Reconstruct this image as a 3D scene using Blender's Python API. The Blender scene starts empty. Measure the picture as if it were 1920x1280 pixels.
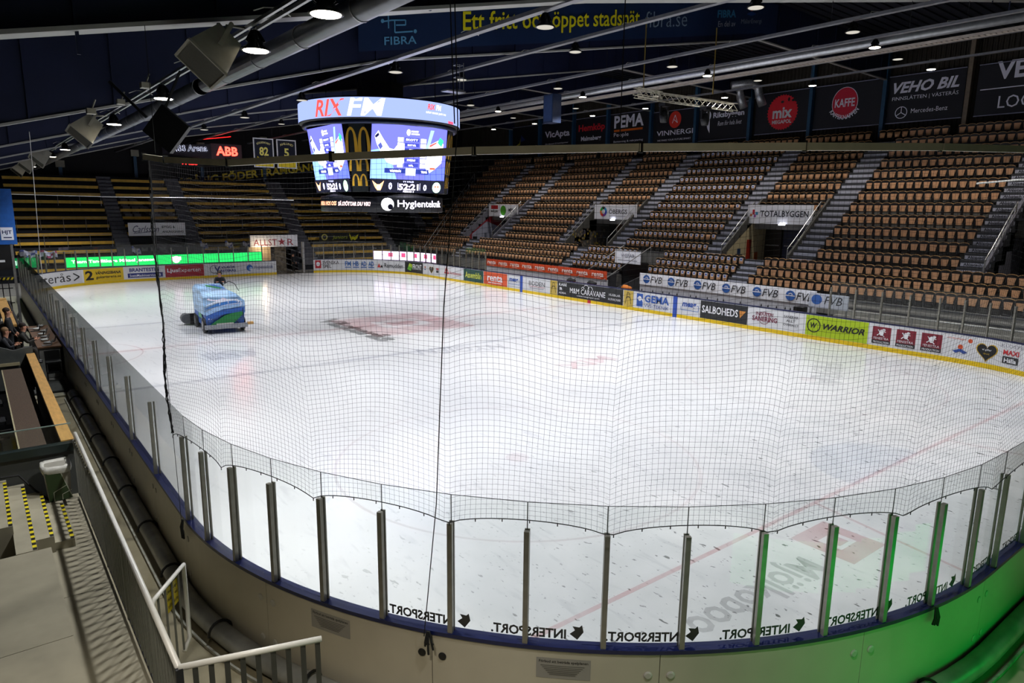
import bpy, math, random
import numpy as np
from mathutils import Vector, Matrix
from math import sin, cos, pi, radians, hypot, ceil

random.seed(7)
rng = np.random.default_rng(7)
S = bpy.context.scene
COL = S.collection

# ------------------------------------------------------------------ camera, world, exposure
CAM = (-17.368, -32.957, 6.220)
YAW, PITCH, ROLL, FPX = 0.664578, 0.191651, 0.0115586, 1288.82
_f = Vector((sin(YAW)*cos(PITCH), cos(YAW)*cos(PITCH), -sin(PITCH)))
_r = Vector((cos(YAW), -sin(YAW), 0)); _u = _r.cross(_f)
_R = _r*cos(ROLL)+_u*sin(ROLL); _U = _u*cos(ROLL)-_r*sin(ROLL)
cd = bpy.data.cameras.new('camera'); cam = bpy.data.objects.new('camera', cd); COL.objects.link(cam)
cd.sensor_width = 36; cd.lens = FPX/1920*36; cd.clip_start = .05; cd.clip_end = 400
M = Matrix((( _R.x, _U.x, -_f.x, CAM[0]), (_R.y, _U.y, -_f.y, CAM[1]), (_R.z, _U.z, -_f.z, CAM[2]), (0, 0, 0, 1)))
cam.matrix_world = M
S.camera = cam
def project(p):
    d = Vector(p)-Vector(CAM); z = d.dot(_f)
    return 960+FPX*d.dot(_R)/z, 640-FPX*d.dot(_U)/z, z
w = bpy.data.worlds.new('world'); S.world = w; w.use_nodes = True
w.node_tree.nodes['Background'].inputs[0].default_value = (.35, .45, .7, 1)
w.node_tree.nodes['Background'].inputs[1].default_value = 0.012
S.view_settings.view_transform = 'Standard'; S.view_settings.look = 'None'
S.view_settings.exposure = 0; S.view_settings.gamma = 1; S.view_settings.use_curve_mapping = False

LIT_POWER = 2000      # rows of lit high-bay lamps over the long sides
SIDE_POWER = 1300
MID_POWER = 2500       # narrow-beam lamps over the ice      # small lit lamps over the seats

# ------------------------------------------------------------------ materials
MATS = {}
def srgb(h):
    h = h.lstrip('#'); c = [int(h[i:i+2], 16)/255 for i in (0, 2, 4)]
    return tuple((x/12.92 if x <= .04045 else ((x+.055)/1.055)**2.4) for x in c)
def mat(name, col, rough=.6, metal=0., noise=.12, scale=6., bump=0., spec=.5, stretch=None):
    if name in MATS: return MATS[name]
    if isinstance(col, str): col = srgb(col)
    m = bpy.data.materials.new(name); m.use_nodes = True; nt = m.node_tree; b = nt.nodes['Principled BSDF']
    b.inputs['Roughness'].default_value = rough; b.inputs['Metallic'].default_value = metal
    b.inputs['Specular IOR Level'].default_value = spec
    tc = nt.nodes.new('ShaderNodeTexCoord'); n = nt.nodes.new('ShaderNodeTexNoise')
    n.inputs['Scale'].default_value = scale; n.inputs['Detail'].default_value = 3
    if stretch:
        mp = nt.nodes.new('ShaderNodeMapping'); mp.inputs['Scale'].default_value = stretch
        nt.links.new(tc.outputs['Object'], mp.inputs[0]); nt.links.new(mp.outputs[0], n.inputs['Vector'])
    else: nt.links.new(tc.outputs['Object'], n.inputs['Vector'])
    r = nt.nodes.new('ShaderNodeValToRGB'); r.color_ramp.elements[0].position = .3; r.color_ramp.elements[1].position = .7
    r.color_ramp.elements[0].color = (*[c*(1-noise) for c in col], 1); r.color_ramp.elements[1].color = (*[min(1, c*(1+noise)) for c in col], 1)
    nt.links.new(n.outputs['Fac'], r.inputs[0]); nt.links.new(r.outputs[0], b.inputs['Base Color'])
    if bump:
        bp = nt.nodes.new('ShaderNodeBump'); bp.inputs['Strength'].default_value = bump; bp.inputs['Distance'].default_value = .01
        nt.links.new(n.outputs['Fac'], bp.inputs['Height']); nt.links.new(bp.outputs[0], b.inputs['Normal'])
    MATS[name] = m; return m
def pmat(hexc, rough=.45):
    return mat('print_'+hexc.lstrip('#'), hexc, rough, noise=.04, scale=3)
def emat(hexc, st):
    k = 'glow_%s_%s' % (hexc.lstrip('#'), st)
    if k in MATS: return MATS[k]
    m = bpy.data.materials.new(k); m.use_nodes = True; nt = m.node_tree
    for n in list(nt.nodes):
        if n.type == 'BSDF_PRINCIPLED': nt.nodes.remove(n)
    e = nt.nodes.new('ShaderNodeEmission'); e.inputs[0].default_value = (*srgb(hexc), 1); e.inputs[1].default_value = st
    nt.links.new(e.outputs[0], nt.nodes['Material Output'].inputs[0]); MATS[k] = m; return m
def glassmat(name, tint, refl=1., haze=0.):
    if name in MATS: return MATS[name]
    m = bpy.data.materials.new(name); m.use_nodes = True; nt = m.node_tree
    for n in list(nt.nodes):
        if n.type == 'BSDF_PRINCIPLED': nt.nodes.remove(n)
    t = nt.nodes.new('ShaderNodeBsdfTransparent'); t.inputs[0].default_value = (*tint, 1)
    g = nt.nodes.new('ShaderNodeBsdfGlossy'); g.inputs['Roughness'].default_value = .02; g.inputs[0].default_value = (refl, refl, refl, 1)
    lw_ = nt.nodes.new('ShaderNodeLayerWeight'); lw_.inputs[0].default_value = .5
    pw = nt.nodes.new('ShaderNodeMath'); pw.operation = 'POWER'; pw.inputs[1].default_value = 5; nt.links.new(lw_.outputs['Facing'], pw.inputs[0])
    fr = nt.nodes.new('ShaderNodeMath'); fr.operation = 'MULTIPLY_ADD'; fr.inputs[1].default_value = .9; fr.inputs[2].default_value = .035; nt.links.new(pw.outputs[0], fr.inputs[0])
    mx = nt.nodes.new('ShaderNodeMixShader')
    nt.links.new(fr.outputs[0], mx.inputs[0]); nt.links.new(t.outputs[0], mx.inputs[1]); nt.links.new(g.outputs[0], mx.inputs[2])
    last = mx
    if haze:
        d = nt.nodes.new('ShaderNodeBsdfDiffuse'); d.inputs[0].default_value = (.7, .7, .7, 1)
        tc = nt.nodes.new('ShaderNodeTexCoord'); n = nt.nodes.new('ShaderNodeTexNoise'); n.inputs['Scale'].default_value = 1.3; n.inputs['Detail'].default_value = 4
        nt.links.new(tc.outputs['Object'], n.inputs['Vector'])
        mr = nt.nodes.new('ShaderNodeMapRange'); mr.inputs[1].default_value = .4; mr.inputs[2].default_value = .75; mr.inputs[3].default_value = haze*.3; mr.inputs[4].default_value = haze
        nt.links.new(n.outputs['Fac'], mr.inputs[0])
        m2 = nt.nodes.new('ShaderNodeMixShader'); nt.links.new(mr.outputs[0], m2.inputs[0]); nt.links.new(mx.outputs[0], m2.inputs[1]); nt.links.new(d.outputs[0], m2.inputs[2]); last = m2
    nt.links.new(last.outputs[0], nt.nodes['Material Output'].inputs[0]); MATS[name] = m; return m
def washmat(name, hexc, alpha):      # paint seen faintly under the ice
    if name in MATS: return MATS[name]
    m = bpy.data.materials.new(name); m.use_nodes = True; nt = m.node_tree
    for n in list(nt.nodes):
        if n.type == 'BSDF_PRINCIPLED': nt.nodes.remove(n)
    t = nt.nodes.new('ShaderNodeBsdfTransparent'); d = nt.nodes.new('ShaderNodeBsdfDiffuse'); d.inputs[0].default_value = (*srgb(hexc), 1)
    tc = nt.nodes.new('ShaderNodeTexCoord'); n = nt.nodes.new('ShaderNodeTexNoise'); n.inputs['Scale'].default_value = 1.2; n.inputs['Detail'].default_value = 4
    mr = nt.nodes.new('ShaderNodeMapRange'); mr.inputs[1].default_value = .3; mr.inputs[2].default_value = .7; mr.inputs[3].default_value = alpha*.55; mr.inputs[4].default_value = alpha
    mx = nt.nodes.new('ShaderNodeMixShader')
    nt.links.new(tc.outputs['Object'], n.inputs['Vector']); nt.links.new(n.outputs['Fac'], mr.inputs[0]); nt.links.new(mr.outputs[0], mx.inputs[0])
    nt.links.new(t.outputs[0], mx.inputs[1]); nt.links.new(d.outputs[0], mx.inputs[2])
    nt.links.new(mx.outputs[0], nt.nodes['Material Output'].inputs[0]); MATS[name] = m; return m

CONC = mat('pale_concrete', '#9c988a', .75, noise=.14, scale=1.6, bump=.15)
CONC2 = mat('grey_concrete', '#6f6d69', .8, noise=.15, scale=2, bump=.1)
ALLEY = mat('alley_floor_paint', '#8a8066', .6, noise=.12, scale=2.5, bump=.05)
BLACK = mat('black_paint', '#0b0b0d', .5, noise=.2)
DARK = mat('dark_steel', '#17181c', .6, noise=.2)
NAVYROOF = mat('roof_sheet', '#080d1c', .7, noise=.12, scale=1)
STEEL = mat('galvanised_steel', '#9a9a9a', .35, .75, noise=.12, scale=9)
ALU = mat('aluminium_post', '#8d8a80', .35, .6, noise=.1, scale=9)
WHITEPAINT = mat('white_painted_rail', '#d6d4cc', .35, noise=.05)
BARGREY = mat('grey_painted_bar', '#6e6e66', .45, noise=.1)
BOARDOUT = mat('board_outer_sheet', '#b8b09c', .35, noise=.07, scale=1.3, bump=.04)
BOARDIN = mat('board_inner_sheet', '#d9d9dc', .4, noise=.05, scale=2)
CAPBLUE = mat('navy_cap_rail', '#0b1644', .35, noise=.12, scale=5)
KICK = mat('yellow_kickplate', '#e0bc0a', .4, noise=.06)
ROPE = mat('black_rope', '#101010', .8, noise=.2)
NETM = mat('net_twine', '#26262a', .8, noise=.1)
WOOD = mat('varnished_wood', '#c79a58', .4, noise=.18, scale=3, stretch=(6, 1, 6))
SEATTAN = mat('seat_veneer', '#c9976e', .5, noise=.16, scale=5)
SEATRIM = mat('seat_edge', '#b88e5c', .45, noise=.12)
SEATBLK = mat('seat_black', '#140f0d', .5, noise=.2)
GLASS = glassmat('rink_glass', (.97, .985, .975), .32, .02)
CLEAR = glassmat('clear_glass', (.95, .97, .96), .8)
RAILBEIGE = mat('net_rail_aluminium', '#d6d0b6', .4, noise=.08)
YBENCH = mat('yellow_bench_wood', '#dcb040', .55, noise=.14, scale=3)
NAVYSTEP = mat('navy_step', '#10141f', .7, noise=.2)
TRUNK = mat('blue_painted_post', '#1f4a6b', .5, noise=.1)

# ------------------------------------------------------------------ mesh builder
ORG = {}
def props(o, label=None, cat=None, group=None, kind=None):
    if label: o['label'] = label
    if cat: o['category'] = cat
    if group: o['group'] = group
    if kind: o['kind'] = kind
    return o
def empty(name, loc=(0, 0, 0), label=None, cat=None, group=None, kind=None):
    o = bpy.data.objects.new(name, None); COL.objects.link(o); o.location = loc; o.empty_display_size = .2
    ORG[o.name] = Vector(loc); return props(o, label, cat, group, kind)
class MB:
    def __init__(s): s.v = []; s.f = []; s.m = []; s.cur = 0
    def add(s, vs, fs):
        b = len(s.v); s.v += [tuple(v) for v in vs]; s.f += [tuple(i+b for i in f) for f in fs]; s.m += [s.cur]*len(fs); return s
    def box(s, a, b):
        x0, y0, z0 = a; x1, y1, z1 = b
        return s.add([(x0,y0,z0),(x1,y0,z0),(x1,y1,z0),(x0,y1,z0),(x0,y0,z1),(x1,y0,z1),(x1,y1,z1),(x0,y1,z1)],
                     [(3,2,1,0),(4,5,6,7),(0,1,5,4),(1,2,6,5),(2,3,7,6),(3,0,4,7)])
    def hexa(s, vs): return s.add(vs, [(3,2,1,0),(4,5,6,7),(0,1,5,4),(1,2,6,5),(2,3,7,6),(3,0,4,7)])
    def bar(s, p, q, w, h=None, up=(0, 0, 1)):
        h = h or w; p = Vector(p); q = Vector(q); d = (q-p).normalized(); u = Vector(up)
        if abs(d.dot(u)) > .95: u = Vector((1, 0, 0))
        r = d.cross(u).normalized(); u = r.cross(d)
        c = [r*(-w/2)+u*(-h/2), r*(w/2)+u*(-h/2), r*(w/2)+u*(h/2), r*(-w/2)+u*(h/2)]
        return s.add([p+x for x in c]+[q+x for x in c], [(0,1,2,3),(7,6,5,4),(0,4,5,1),(1,5,6,2),(2,6,7,3),(3,7,4,0)])
    def tube(s, pts, r, n=8, cap=True):
        pts = [Vector(p) for p in pts]; k = len(pts); rs = r if isinstance(r, (list, tuple)) else [r]*k
        b = len(s.v); prev = None
        for i, p in enumerate(pts):
            d = (pts[min(i+1, k-1)]-pts[max(i-1, 0)]).normalized()
            if prev is None: prev = d.orthogonal().normalized()
            a = (prev-d*prev.dot(d)).normalized(); prev = a; c = d.cross(a)
            for j in range(n):
                t = 2*pi*j/n; s.v.append(tuple(p+a*(rs[i]*cos(t))+c*(rs[i]*sin(t))))
        for i in range(k-1):
            for j in range(n):
                j2 = (j+1) % n; s.f.append((b+i*n+j, b+i*n+j2, b+(i+1)*n+j2, b+(i+1)*n+j)); s.m.append(s.cur)
        if cap:
            s.f.append(tuple(b+j for j in range(n-1, -1, -1))); s.f.append(tuple(b+(k-1)*n+j for j in range(n))); s.m += [s.cur]*2
        return s
    def lathe(s, prof, c, axis=(0, 0, 1), n=16):
        # prof: (radius, height along axis)
        ax = Vector(axis).normalized(); c = Vector(c); return s.tube([c+ax*h for r, h in prof], [max(r, 1e-4) for r, h in prof], n)
    def prism(s, poly, d):            # extrude a 3d polygon by vector d
        n = len(poly); poly = [Vector(p) for p in poly]; d = Vector(d)
        return s.add(poly+[p+d for p in poly], [tuple(range(n-1, -1, -1)), tuple(range(n, 2*n))]+[(i, (i+1) % n, n+(i+1) % n, n+i) for i in range(n)])
    def ell(s, c, r, nu=12, nv=8, rot=None):
        vs = []; fs = []; R = rot or Matrix.Identity(3)
        for i in range(nv+1):
            a = pi*i/nv
            for j in range(nu):
                t = 2*pi*j/nu; vs.append(Vector(c)+R@Vector((r[0]*sin(a)*cos(t), r[1]*sin(a)*sin(t), r[2]*cos(a))))
        for i in range(nv):
            for j in range(nu): fs.append((i*nu+j, (i+1)*nu+j, (i+1)*nu+(j+1) % nu, i*nu+(j+1) % nu))
        return s.add(vs, fs)
    def mesh(s, name, mats, off=(0, 0, 0), smooth=False):
        me = bpy.data.meshes.new(name); o = Vector(off)
        me.from_pydata([(v[0]-o.x, v[1]-o.y, v[2]-o.z) for v in s.v], [], s.f)
        for m in (mats if isinstance(mats, (list, tuple)) else [mats]): me.materials.append(m)
        if any(s.m): me.polygons.foreach_set('material_index', s.m)
        if smooth: me.polygons.foreach_set('use_smooth', [True]*len(me.polygons))
        me.update(); return me
    def build(s, name, mats, parent=None, label=None, cat=None, group=None, kind=None, smooth=False):
        off = ORG.get(parent.name, Vector((0, 0, 0))) if parent else Vector((0, 0, 0))
        if not parent and s.v:       # a thing that is one mesh: its origin at its base
            a = np.array(s.v); off = Vector(((a[:, 0].min()+a[:, 0].max())/2, (a[:, 1].min()+a[:, 1].max())/2, a[:, 2].min()))
        o = bpy.data.objects.new(name, s.mesh(name, mats, off, smooth)); COL.objects.link(o)
        if parent: o.parent = parent
        else: o.location = off
        ORG[o.name] = off
        return props(o, label, cat, group, kind)
def dup(o, loc, label=None, group=None, rot=None):
    c = o.copy(); COL.objects.link(c); c.location = loc
    if rot is not None: c.rotation_euler = (0, 0, rot)
    if label: c['label'] = label
    if group: c['group'] = group
    for ch in o.children:
        d = ch.copy(); COL.objects.link(d); d.parent = c
        for g in ch.children:
            e = g.copy(); COL.objects.link(e); e.parent = d
    return c

# ------------------------------------------------------------------ flat print
_TC = {}
def textmesh(s, bold=0., shear=0.):
    k = (s, bold, shear)
    if k in _TC: return _TC[k]
    c = bpy.data.curves.new('t', 'FONT'); c.body = s; c.size = 1; c.resolution_u = 2; c.offset = bold; c.shear = shear; c.fill_mode = 'FRONT'
    o = bpy.data.objects.new('t', c); COL.objects.link(o)
    dg = bpy.context.evaluated_depsgraph_get(); me = bpy.data.meshes.new_from_object(o.evaluated_get(dg))
    v = np.array([tuple(x.co)[:2] for x in me.vertices]) if len(me.vertices) else np.zeros((1, 2))
    f = [tuple(p.vertices) for p in me.polygons]
    bpy.data.objects.remove(o); bpy.data.curves.remove(c); bpy.data.meshes.remove(me)
    mn = v.min(0); v = v-mn; _TC[k] = (v, f, v.max(0)); return _TC[k]
class Print:
    def __init__(s, glow=None): s.it = []; s.glow = glow
    def _a(s, c, vs, fs): s.it.append((c, vs, fs)); return s
    def rect(s, x, y, w, h, c):
        n = max(1, int(ceil(w/.2)))
        vs = [(x+w*i/n, y+h*j) for i in range(n+1) for j in (0, 1)]
        return s._a(c, vs, [(2*i, 2*i+2, 2*i+3, 2*i+1) for i in range(n)])
    def poly(s, pts, c): return s._a(c, pts, [tuple(range(len(pts)))])
    def disc(s, cx, cy, rx, ry, c, n=24): return s.poly([(cx+rx*cos(2*pi*i/n), cy+ry*sin(2*pi*i/n)) for i in range(n)], c)
    def ring(s, cx, cy, r0, r1, c, a0=0, a1=2*pi, n=28, sy=1.):
        vs = []
        for i in range(n+1):
            t = a0+(a1-a0)*i/n
            vs += [(cx+r0*cos(t), cy+r0*sin(t)*sy), (cx+r1*cos(t), cy+r1*sin(t)*sy)]
        return s._a(c, vs, [(2*i, 2*i+1, 2*i+3, 2*i+2) for i in range(n)])
    def line(s, pts, w, c):
        for (x0, y0), (x1, y1) in zip(pts, pts[1:]):
            L = hypot(x1-x0, y1-y0) or 1; nx, ny = -(y1-y0)/L*w/2, (x1-x0)/L*w/2
            s.poly([(x0-nx, y0-ny), (x1-nx, y1-ny), (x1+nx, y1+ny), (x0+nx, y0+ny)], c)
        return s
    def text(s, t, x, y, w, h, c, bold=.02, shear=0., arc=None):
        v, f, mx = textmesh(t, min(bold, .032), shear); sx, sy = w/mx[0], h/mx[1]
        if arc:                      # bend round centre (cx, cy) radius r; arc = (cx, cy, r, total angle, up +1/-1)
            cx, cy, r, ang, up = arc; out = []
            for a, b in v:
                t_ = (a/mx[0]-.5)*ang; rr = r+(b*sy if up > 0 else -b*sy)
                out.append((cx+rr*sin(t_), cy+rr*cos(t_)) if up > 0 else (cx+rr*sin(t_), cy-rr*cos(t_)))
            return s._a(c, out, f)
        return s._a(c, [(x+a*sx, y+b*sy) for a, b in v], f)
    def build(s, name, mp, parent=None, step=.002, base=.004, **k):
        mb = MB(); cols = []
        for i, (c, vs, fs) in enumerate(s.it):
            if c not in cols: cols.append(c)
            mb.cur = cols.index(c); off = base+step*i
            mb.add([mp(u, v, off) for u, v in vs], fs)
        mats = [emat(*c.split('*')[:1], float(c.split('*')[1])) if '*' in c else (emat(c, s.glow) if s.glow else pmat(c)) for c in cols]
        return mb.build(name, mats, parent, **k)
def plane(o, u, v):
    o = Vector(o); u = Vector(u).normalized(); v = Vector(v).normalized(); n = u.cross(v)
    return lambda a, b, c: tuple(o+u*a+v*b+n*c)

# ------------------------------------------------------------------ rink outline
RR = 8.4; AL = RR*pi/2; PER = 165.58
def out(s):
    s %= PER
    if s < 43.2: return (-15, -21.6+s), (1, 0)
    s -= 43.2
    if s < AL: a = s/RR; return (-6.6-RR*cos(a), 21.6+RR*sin(a)), (cos(a), -sin(a))
    s -= AL
    if s < 13.2: return (-6.6+s, 30), (0, -1)
    s -= 13.2
    if s < AL: a = s/RR; return (6.6+RR*sin(a), 21.6+RR*cos(a)), (-sin(a), -cos(a))
    s -= AL
    if s < 43.2: return (15, 21.6-s), (-1, 0)
    s -= 43.2
    if s < AL: a = s/RR; return (6.6+RR*cos(a), -21.6-RR*sin(a)), (-cos(a), sin(a))
    s -= AL
    if s < 13.2: return (6.6-s, -30), (0, 1)
    s -= 13.2
    a = s/RR; return (-6.6-RR*sin(a), -21.6-RR*cos(a)), (sin(a), cos(a))
def op(s, off, z):          # off > 0 inward
    (x, y), (nx, ny) = out(s); return (x+nx*off, y+ny*off, z)
def inmap(s0, z0, off0=.005): return lambda u, v, c: op(s0+u, off0+c, z0+v)
def outmap(s0, z0, off0=-.16): return lambda u, v, c: op(s0-u, off0-c, z0+v)
def strip(mb, s0, s1, o0, o1, z0, z1, ds=.25):
    n = max(1, int(ceil((s1-s0)/ds))); b = []
    for i in range(n+1):
        s = s0+(s1-s0)*i/n; b += [op(s, o0, z0), op(s, o1, z0), op(s, o1, z1), op(s, o0, z1)]
    fs = [(3, 2, 1, 0), (4*n, 4*n+1, 4*n+2, 4*n+3)]
    for i in range(n):
        for j in range(4): fs.append((4*i+j, 4*i+(j+1) % 4, 4*i+4+(j+1) % 4, 4*i+4+j))
    return mb.add(b, fs)
H = 1.25; GT = 2.99; PT = 2.66; GATE = (67.45, 70.95)

# ------------------------------------------------------------------ shell
def prof(x):                # underside of the roof girders
    if x < -4.5: return 11.45+.27*(x+4.5)
    if x < 19: return 11.5+.178*(x+4.5)
    return 15.68-.02*(x-19)
MB().box((-21, -42, -.3), (37, 48, -.02)).build('floor', CONC2, kind='structure')
def corr(x0, y0, x1, y1, z0, z1, d=.05, pitch=.3):
    mb = MB(); L = hypot(x1-x0, y1-y0); n = int(L/pitch); tx, ty = (x1-x0)/L, (y1-y0)/L; nx, ny = -ty, tx
    pts = []
    for i in range(n):
        for a, o in ((0, 0), (.15, d), (.5, d), (.65, 0)): t = (i+a)*pitch; pts.append((x0+tx*t+nx*o*0+nx*o, y0+ty*t+ny*o))
    vs = [(x, y, z) for x, y in pts for z in (z0, z1)]
    mb.add(vs, [(2*i, 2*i+2, 2*i+3, 2*i+1) for i in range(len(pts)-1)]); return mb
corr(35.4, -42, 35.4, 48, 0, 18).build('wall_right', mat('brown_corrugated_wall', '#231c12', .7, noise=.15), kind='structure')
MB().box((-21, 45.6, 0), (36, 45.9, 19)).build('wall_far', mat('black_end_wall', '#0b0c12', .8, noise=.2), kind='structure')
MB().box((-21.3, -42, 0), (-21, 46, 11)).build('wall_left', mat('black_side_wall', '#08090c', .8, noise=.2), kind='structure')
MB().box((-21, -42.3, 0), (36, -42, 19)).build('wall_near', mat('black_near_wall', '#08090c', .8, noise=.2), kind='structure')
xs = [-21, -4.5, 19, 36]; mb = MB()
for a, b in zip(xs, xs[1:]):
    mb.hexa([(a, -42, prof(a)+2.3), (b, -42, prof(b)+2.3), (b, 46, prof(b)+2.3), (a, 46, prof(a)+2.3), (a, -42, prof(a)+2.5), (b, -42, prof(b)+2.5), (b, 46, prof(b)+2.5), (a, 46, prof(a)+2.5)])
ceil_o = mb.build('ceiling', NAVYROOF, kind='structure')
mb = MB()
for i in range(150):
    y = -41.8+i*.58
    for a, b in zip(xs[1:], xs[2:]):
        mb.hexa([(a, y, prof(a)+2.22), (b, y, prof(b)+2.22), (b, y+.2, prof(b)+2.22), (a, y+.2, prof(a)+2.22), (a, y, prof(a)+2.3), (b, y, prof(b)+2.3), (b, y+.2, prof(b)+2.3), (a, y+.2, prof(a)+2.3)])
mb.build('roof_ribs', NAVYROOF, ceil_o, kind='stuff')

GIRD = [(-30.4, 'roof girder out over the near end, nearest the viewer'), (-19.6, 'pale-edged roof girder crossing at the top edge of the view'), (-8.8, 'deep dark roof girder that carries the long navy banner'),
        (2.0, 'dark roof girder directly over the hanging scoreboard'), (12.8, 'blue-lit roof girder just behind the hanging scoreboard'), (23.6, 'second blue-lit roof girder behind the scoreboard'), (34.4, 'farthest roof girder above the bench stand')]
FLANGE = mat('pale_girder_flange', '#9a9a96', .5, noise=.1, scale=2)
for i, (y, lb) in enumerate(GIRD):
    g = empty('roof_girder', (0, y, prof(0)), lb, 'roof beam', 'roof girders')
    mb = MB(); fl = MB(); prof_ = (lambda x_: float(np.interp(x_, [-21, -4.5, 19, 36], [7.7, 11.3, 15.5, 18.4]))) if i == 1 else prof; fw = .22 if i == 1 else .09
    for a, b in zip(xs, xs[1:]):
        mb.hexa([(a, y-.04, prof_(a)+.08), (b, y-.04, prof_(b)+.08), (b, y+.04, prof_(b)+.08), (a, y+.04, prof_(a)+.08), (a, y-.04, prof_(a)+2.3), (b, y-.04, prof_(b)+2.3), (b, y+.04, prof_(b)+2.3), (a, y+.04, prof_(a)+2.3)])
        fl.hexa([(a, y-fw, prof_(a)), (b, y-fw, prof_(b)), (b, y+fw, prof_(b)), (a, y+fw, prof_(a)), (a, y-fw, prof_(a)+.07), (b, y-fw, prof_(b)+.07), (b, y+fw, prof_(b)+.07), (a, y+fw, prof_(a)+.07)])
    mb.build('girder_web', mat('navy_girder_web', '#0b1638', .6, noise=.12, scale=1), g)
    fl.build('bottom_flange', FLANGE, g)
    st = MB()
    for k in range(26): x = -20+k*2.15; st.bar((x, y-.08, prof(x)+.09), (x, y-.08, prof(x)+2.25), .05)
    st.build('stiffeners', mat('navy_girder_web', '#16233f'), g, kind='stuff')

# ------------------------------------------------------------------ ice
ice = bpy.data.materials.new('ice'); ice.use_nodes = True; nt = ice.node_tree; b = nt.nodes['Principled BSDF']
tc = nt.nodes.new('ShaderNodeTexCoord')
def noise(scale, det=4, st=(1, 1, 1), rot=0, dist=0):
    mp = nt.nodes.new('ShaderNodeMapping'); mp.inputs['Scale'].default_value = st; mp.inputs['Rotation'].default_value = (0, 0, rot)
    n = nt.nodes.new('ShaderNodeTexNoise'); n.inputs['Scale'].default_value = scale; n.inputs['Detail'].default_value = det; n.inputs['Distortion'].default_value = dist
    nt.links.new(tc.outputs['Object'], mp.inputs[0]); nt.links.new(mp.outputs[0], n.inputs['Vector']); return n.outputs['Fac']
def ramp(src, a, b_, ca, cb):
    r = nt.nodes.new('ShaderNodeValToRGB'); r.color_ramp.elements[0].position = a; r.color_ramp.elements[1].position = b_
    r.color_ramp.elements[0].color = (*ca, 1); r.color_ramp.elements[1].color = (*cb, 1); nt.links.new(src, r.inputs[0]); return r.outputs[0]
def mul(a, c):
    m = nt.nodes.new('ShaderNodeMix'); m.data_type = 'RGBA'; m.blend_type = 'MULTIPLY'; m.inputs[0].default_value = 1
    nt.links.new(a, m.inputs[6]); nt.links.new(c, m.inputs[7]); return m.outputs[2]
big = ramp(noise(.16, 3, (1, .35, 1), .6), .35, .62, (.69, .70, .72), (.80, .80, .80))
scr = ramp(noise(5, 5, (1, .22, 1), .5, .6), .30, .42, (.90, .90, .91), (1, 1, 1))
spk = ramp(noise(7, 3, (1, .4, 1), .9), .31, .335, (.22, .23, .22), (1, 1, 1))
spk2 = ramp(noise(16, 2, (1, .45, 1), .3), .30, .33, (.45, .45, .45), (1, 1, 1))
# shavings and puck marks lie only where the ice has not been resurfaced yet (near end)
sx = nt.nodes.new('ShaderNodeSeparateXYZ'); nt.links.new(tc.outputs['Object'], sx.inputs[0])
msk = nt.nodes.new('ShaderNodeMath'); msk.operation = 'MULTIPLY_ADD'; nt.links.new(sx.outputs['X'], msk.inputs[0]); msk.inputs[1].default_value = -.35; nt.links.new(sx.outputs['Y'], msk.inputs[2])
mr = nt.nodes.new('ShaderNodeMapRange'); nt.links.new(msk.outputs[0], mr.inputs[0]); mr.inputs[1].default_value = -24.5; mr.inputs[2].default_value = -14.5; mr.inputs[3].default_value = 1; mr.inputs[4].default_value = 0
sp = mul(mul(spk, spk2), ramp(noise(1.1, 4), .3, .7, (.66, .67, .66), (.78, .78, .77)))
mxm = nt.nodes.new('ShaderNodeMix'); mxm.data_type = 'RGBA'; nt.links.new(mr.outputs[0], mxm.inputs[0]); mxm.inputs[6].default_value = (1, 1, 1, 1); nt.links.new(sp, mxm.inputs[7])
nt.links.new(mul(mul(big, scr), mxm.outputs[2]), b.inputs['Base Color'])
rg = nt.nodes.new('ShaderNodeMapRange'); nt.links.new(noise(.25, 3, (1, .4, 1), .6), rg.inputs[0]); rg.inputs[3].default_value = .10; rg.inputs[4].default_value = .26
nt.links.new(rg.outputs[0], b.inputs['Roughness']); b.inputs['Specular IOR Level'].default_value = .5; b.inputs['IOR'].default_value = 1.36
poly = [op(PER*i/220, 0, 0) for i in range(220)]
ICE = MB().add(poly[::-1], [tuple(range(220))]).build('ice_sheet', ice, label='white ice sheet of the rink, partly resurfaced, inside the boards', cat='ice rink')
ICE.data.flip_normals() if ICE.data.polygons[0].normal.z < 0 else None
RED = washmat('red_paint_under_ice', '#c23a48', .2); BLU = washmat('blue_paint_under_ice', '#31406e', .2); BLK = washmat('black_paint_under_ice', '#2a2d33', .2)
FAINT = washmat('faint_red_under_ice', '#b05a66', .1)
def mark(name, mb, m, label=None): return mb.build(name, m, ICE, label=label)
def flat(mb, x0, y0, x1, y1, z=.003): return mb.add([(x0, y0, z), (x1, y0, z), (x1, y1, z), (x0, y1, z)], [(0, 1, 2, 3)])
def arcs(mb, cx, cy, r, w, a0=0, a1=2*pi, n=64, z=.004):
    vs = []
    for i in range(n+1):
        t = a0+(a1-a0)*i/n; vs += [(cx+(r-w/2)*cos(t), cy+(r-w/2)*sin(t), z), (cx+(r+w/2)*cos(t), cy+(r+w/2)*sin(t), z)]
    return mb.add(vs, [(2*i, 2*i+1, 2*i+3, 2*i+2) for i in range(n)])
mark('centre_line', flat(MB(), -15, -.15, 15, .15), RED)
for y in (7.14, -7.14): mark('blue_line', flat(MB(), -15, y-.15, 15, y+.15), BLU)
for y in (26, -26): mark('goal_line', flat(MB(), -14.3, y-.05, 14.3, y+.05), RED)
mark('referee_crease', arcs(MB(), -15, 0, 3, .06, -pi/2, pi/2), RED)
mark('centre_circle', arcs(MB(), 0, 0, 4.5, .06), FAINT)
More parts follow.
